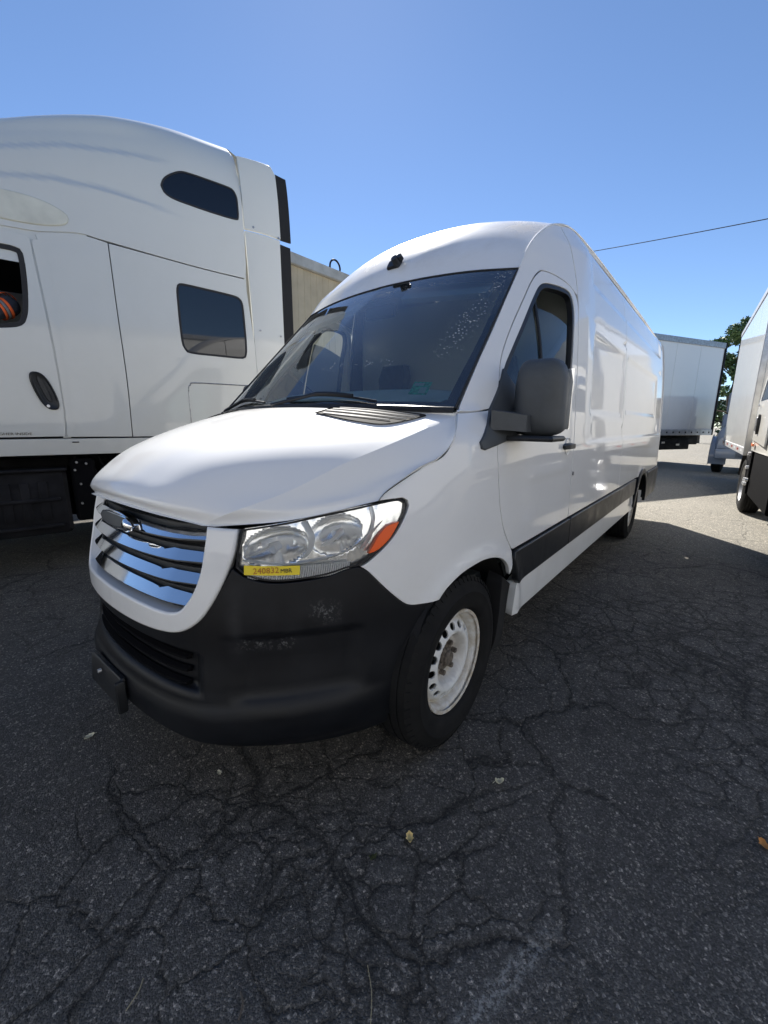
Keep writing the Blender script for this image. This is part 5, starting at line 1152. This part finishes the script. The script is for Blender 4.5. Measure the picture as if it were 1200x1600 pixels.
# ------------------------------------------------------------------ half hidden truck between trailer and box truck
ht=empty('parked_truck','pale blue-grey truck nose half hidden between the trailer and the box truck','truck',(15.2,-1.45,0),R(-4))
nb=MB()
def nr(x,zt,hw,zb=.75): return [(x,-1.1-hw*math.copysign(abs(math.cos(t))**.5,math.cos(t)) ,zb+(zt-zb)*abs(math.sin(t))**.5) for t in np.linspace(0,math.pi,15)]
nb.loft([nr(0,1.15,.95),nr(.25,1.38,1.02),nr(.9,1.52,1.06),nr(1.6,1.62,1.08)],False); nb.add(nr(0,1.15,.95),[tuple(range(15))]); nb.obj('bonnet',MT['bluebody'],ht)
fd=MB(); fd.loft([[(.75+.62*math.cos(R(a)),y,.48+.60*math.sin(R(a))) for y in(.02,-.40)] for a in np.linspace(0,200,16)],False); 
fd.loft([[(.75+.66*math.cos(R(a)),.02,.48+.66*math.sin(R(a))),(.75+.53*math.cos(R(a)),.02,.48+.53*math.sin(R(a)))] for a in np.linspace(-5,205,18)],False); fd.obj('front_fender',MT['bluebody'],ht)
MB().box(-.10,.05,-2.1,-.12,.46,.74,.03).obj('bumper',MT['bluebody'],ht)
MB().box(1.6,3.4,-2.15,-.05,.8,1.75,.04).box(1.75,3.4,-2.1,-.1,1.75,2.45,.08).obj('cab_body',MT['bluebody'],ht)
MB().box(1.70,1.76,-2.0,-.2,1.72,2.35,.02).obj('cab_windshield',MT['glass_dark'],ht)
MB().tube([(1.5,-.05,1.5),(1.3,.12,1.55),(1.3,.14,1.9)],.018,6).obj('wing_mirror',MT['chassis'],ht)
big_wheel(ht,(.75,-.18,.48),math.pi,r=.48,w=.27)
MB().box(-.1,3.4,-1.6,-.6,.5,.9).obj('chassis_rail',MT['chassis'],ht)
# ------------------------------------------------------------------ trees and treeline
def leaf_mat(n,c):
    m_,nt,p=newmat(n); setp(p,rough=.55,spec=.3); oi=nt.nodes.new('ShaderNodeNewGeometry')
    v=ramp(nt,oi.outputs['Random Per Island'],[(0,tuple(a*.55 for a in c)),(.6,c),(1,tuple(a*1.7 for a in c))])
    nt.links.new(v,p.inputs['Base Color']); p.inputs['Transmission Weight'].default_value=0; p.inputs['Subsurface Weight'].default_value=0
    return m_
MT['leaf']=leaf_mat('green_leaves',(.10,.16,.06)); MT['leafd']=leaf_mat('dark_green_leaves',(.03,.06,.03)); MT['bark']=simple('grey_brown_bark',(.10,.08,.06),.9,nz=(12,.3),bz=(30,.01))
def crown_mesh(clumps,n,size,seed):
    r_=np.random.RandomState(seed); v=[];f=[]
    wts=np.array([c[3]**2 for c in clumps]); wts/=wts.sum()
    idx=r_.choice(len(clumps),n,p=wts); d=r_.normal(size=(n,3)); d/=np.linalg.norm(d,axis=1)[:,None]; rad=r_.uniform(.35,1,n)**.5
    C_=np.array([c[:3] for c in clumps])[idx]; rr=np.array([c[3] for c in clumps])[idx]; P=C_+d*(rad*rr)[:,None]*[1,1,.85]
    for i in range(n):
        a=r_.normal(size=3); a/=np.linalg.norm(a); b=np.cross(a,d[i]+.3*r_.normal(size=3)); b/=np.linalg.norm(b)+1e-9; s_=size*r_.uniform(.6,1.4); p=P[i]; k=len(v)
        v+=[p-a*s_,p-b*s_*.45,p+a*s_,p+b*s_*.45]; f.append((k,k+1,k+2,k+3))
    return v,f
def tree(label,loc,H,Rd,n,seed,mat,size=.11,group=None):
    r_=random.Random(seed); t=empty('broadleaf_tree',label,'tree',loc,0,group)
    tm=MB(); pts=[(r_.uniform(-.1,.1)*k/2,r_.uniform(-.1,.1)*k/2,H*.8*k/6) for k in range(7)]; pts[0]=(0,0,0)
    tm.tube(pts,[.24*(1-k/7.5)*H/8 for k in range(7)],9)
    cl=[]
    for k in range(34):
        z=H*r_.uniform(.25,.97); w_=Rd*(1-((z/H-.50)/.55)**2)**.5 if abs(z/H-.5)<.54 else Rd*.25; a=r_.uniform(0,6.28); d_=w_*r_.uniform(.2,1)**.6
        c_=(d_*math.cos(a),d_*math.sin(a),z); cl.append((*c_,r_.uniform(.35,.8)*Rd/2.2))
        if k%2==0: b_=pts[min(5,int(z/H*6))]; tm.tube([b_,((b_[0]+c_[0])/2,(b_[1]+c_[1])/2,(b_[2]+c_[2])/2-.1),c_],[.06,.04,.015],5)
    tm.obj('trunk',MT['bark'],t)
    v,f=crown_mesh(cl,n,size,seed); m_=MB(); m_.v=[tuple(map(float,p)) for p in v]; m_.f=f
    me=bpy.data.meshes.new('crown'); me.from_pydata(m_.v,[],m_.f); link('crown',me,mat,t)
tree('tall green tree rising behind the gap between trailer and box truck',(39.5,-1.75,0),8.8,2.1,11000,3,MT['leaf'],.13)
tree('small tree top peeking over the right end of the trailer roof',(43,-.05,0),8.0,1.3,3500,5,MT['leafd'],.13)
# far treeline, one mass
cl=[]; r_=random.Random(9)
for k in range(230):
    y=r_.uniform(-55,-1); cl.append((70+r_.uniform(-2,2)+.1*abs(y),y,r_.uniform(.6,3.4),r_.uniform(.8,1.7)))
v,f=crown_mesh(cl,30000,.28,21); me=bpy.data.meshes.new('treeline'); me.from_pydata([tuple(map(float,p)) for p in v],[],f); o=link('treeline',me,MT['leafd']); tagt(o,'low dark belt of trees along the far edge of the yard','treeline',None,'stuff')
# ------------------------------------------------------------------ overhead cable between two poles
A_=np.array([23.27,4.36,9.65]); B_=np.array([20.02,-1.87,8.28]); d_=(B_-A_); d_/=np.linalg.norm(d_[:2])
P0=A_-d_*9; P1=B_+d_*24; pts=[]
for t in np.linspace(0,1,60):
    p=P0+(P1-P0)*t; p=p.copy(); p[2]=np.interp(t,[0,1],[P0[2],P1[2]]); pts.append(p)
L0=np.linalg.norm((P1-P0)[:2])
# sag, fitted so that the seen stretch keeps its line
tt=np.linspace(0,1,60); s0=9/L0; s1=1-24/L0; sag=.55
def sg_(t): return -4*sag*t*(1-t)
off=lambda t: sg_(t)-(sg_(s0)+(sg_(s1)-sg_(s0))*(t-s0)/(s1-s0))
for i,t in enumerate(tt): pts[i][2]+=off(t)
cb_=MB().tube([tuple(p) for p in pts],.016,6).obj('overhead_cable',MT['chassis']); tagt(cb_,'thin black overhead cable crossing the sky above the van roof','cable')
MT['wood']=simple('weathered_pole_wood',(.16,.12,.09),.9,nz=(6,.3))
# ------------------------------------------------------------------ small litter on the ground
MT['leafy']=simple('dry_yellow_leaf',(.72,.56,.24),.7,nz=(60,.3)); MT['leafp']=simple('pale_dry_leaf',(.66,.62,.46),.75,nz=(60,.3)); MT['leafo']=simple('orange_dry_leaf',(.50,.22,.05),.7); MT['moss']=simple('dull_moss',(.05,.06,.018),.95,nz=(80,.4)); MT['straw']=simple('dry_straw',(.34,.29,.18),.8)
def leaf(name,label,x,y,size,mat,rz,curl=.35,seed=0):
    r_=random.Random(seed); m_=MB(); rows=[]
    for i,t in enumerate(np.linspace(-1,1,9)):
        w_=max(.03,(1-t*t)**.6)*(1+.25*math.sin(i*2.3+seed)); rows.append([(t*size,u*size*.62*w_,.002+size*curl*(t*t*.6+u*u*.8+.15*math.sin(3*t+seed))+.001) for u in np.linspace(-1,1,7)])
    m_.loft(rows,False); m_.tube([(size,0,.002+size*curl*.6),(size*1.5,size*.1,.003)],.0008,5)
    o=m_.obj(name,mat,None,(x,y,.0015),(0,0,rz)); tagt(o,label,'leaf'); return o
leaf('fallen_leaf','curled yellow leaf on the asphalt in front of the van, lower centre',.528,-1.055,.019,MT['leafy'],.7,.5,1)
leaf('fallen_leaf','pale leaf scrap on the asphalt left of the front bumper',.004,.303,.021,MT['leafp'],.2,.4,2)
leaf('fallen_leaf','tiny pale leaf on the asphalt just below the bumper centre',.264,-.318,.013,MT['leafp'],1.4,.5,3)
leaf('fallen_leaf','pale crumpled leaf on the asphalt right of the front wheel',.928,-1.197,.017,MT['leafp'],2.2,.9,4)
leaf('fallen_leaf','orange leaf at the right edge of the photo on the asphalt',1.259,-1.981,.020,MT['leafo'],.4,.3,5)
mo=MB(); r_=random.Random(2)
for k in range(40):
    a=r_.uniform(0,6.28); d=r_.uniform(0,.014); mo.cyl((d*math.cos(a),d*math.sin(a)*.8,.0015),.002,.003,'z',5,.001)
tagt(mo.obj('moss_patch',MT['moss'],None,(.41,-.994,0)),'dull green moss speck in the asphalt below the yellow leaf','moss')
def twig(label,p,q_,mat,r0=.0013):
    a=np.array([*p,.003]); b=np.array([*q_,.003]); mid=(a+b)/2+[.006,-.004,.003]; o=MB().tube(_cr(np.array([a,mid,b]),6),r0,6).obj('dry_twig',mat); tagt(o,label,'twig')
twig('straight straw-coloured stalk on the asphalt near the bottom centre',(.19,-1.163),(.105,-1.245),MT['straw'],.0009)
twig('pale bent stalk on the asphalt at the bottom left',(-.185,-.745),(-.235,-.775),MT['straw'],.0015)
twig('short dark twig on the asphalt left of the bottom centre',(-.045,-.955),(-.075,-.995),MT['bark'],.0022)

# loose grit lying on the asphalt
MT['grit']=simple('grey_stone_chips',(.20,.19,.17),.85,nz=(300,.5))
gm=MB(); r_=random.Random(31)
for k in range(1500):
    x=r_.uniform(-.45,3.2); y=r_.uniform(-3.0,1.6); s_=r_.choice((.0008,.001,.0012,.0016,.0024))*r_.uniform(.8,1.3)
    if -.9<y<.9 and x>.2: continue
    v=[(x+s_*r_.uniform(.7,1.3)*dx,y+s_*r_.uniform(.7,1.3)*dy,max(.0,s_*(.55+dz*.6))) for dx,dy,dz in((1,0,0),(0,1,0),(-1,0,0),(0,-1,0),(.1,.1,1),(0,0,-1))]
    gm.add(v,[(0,1,4),(1,2,4),(2,3,4),(3,0,4),(1,0,5),(2,1,5),(3,2,5),(0,3,5)])
o=gm.obj('loose_grit',MT['grit'],smooth=0); tagt(o,'fine loose stone chips scattered over the asphalt','grit',None,'stuff')
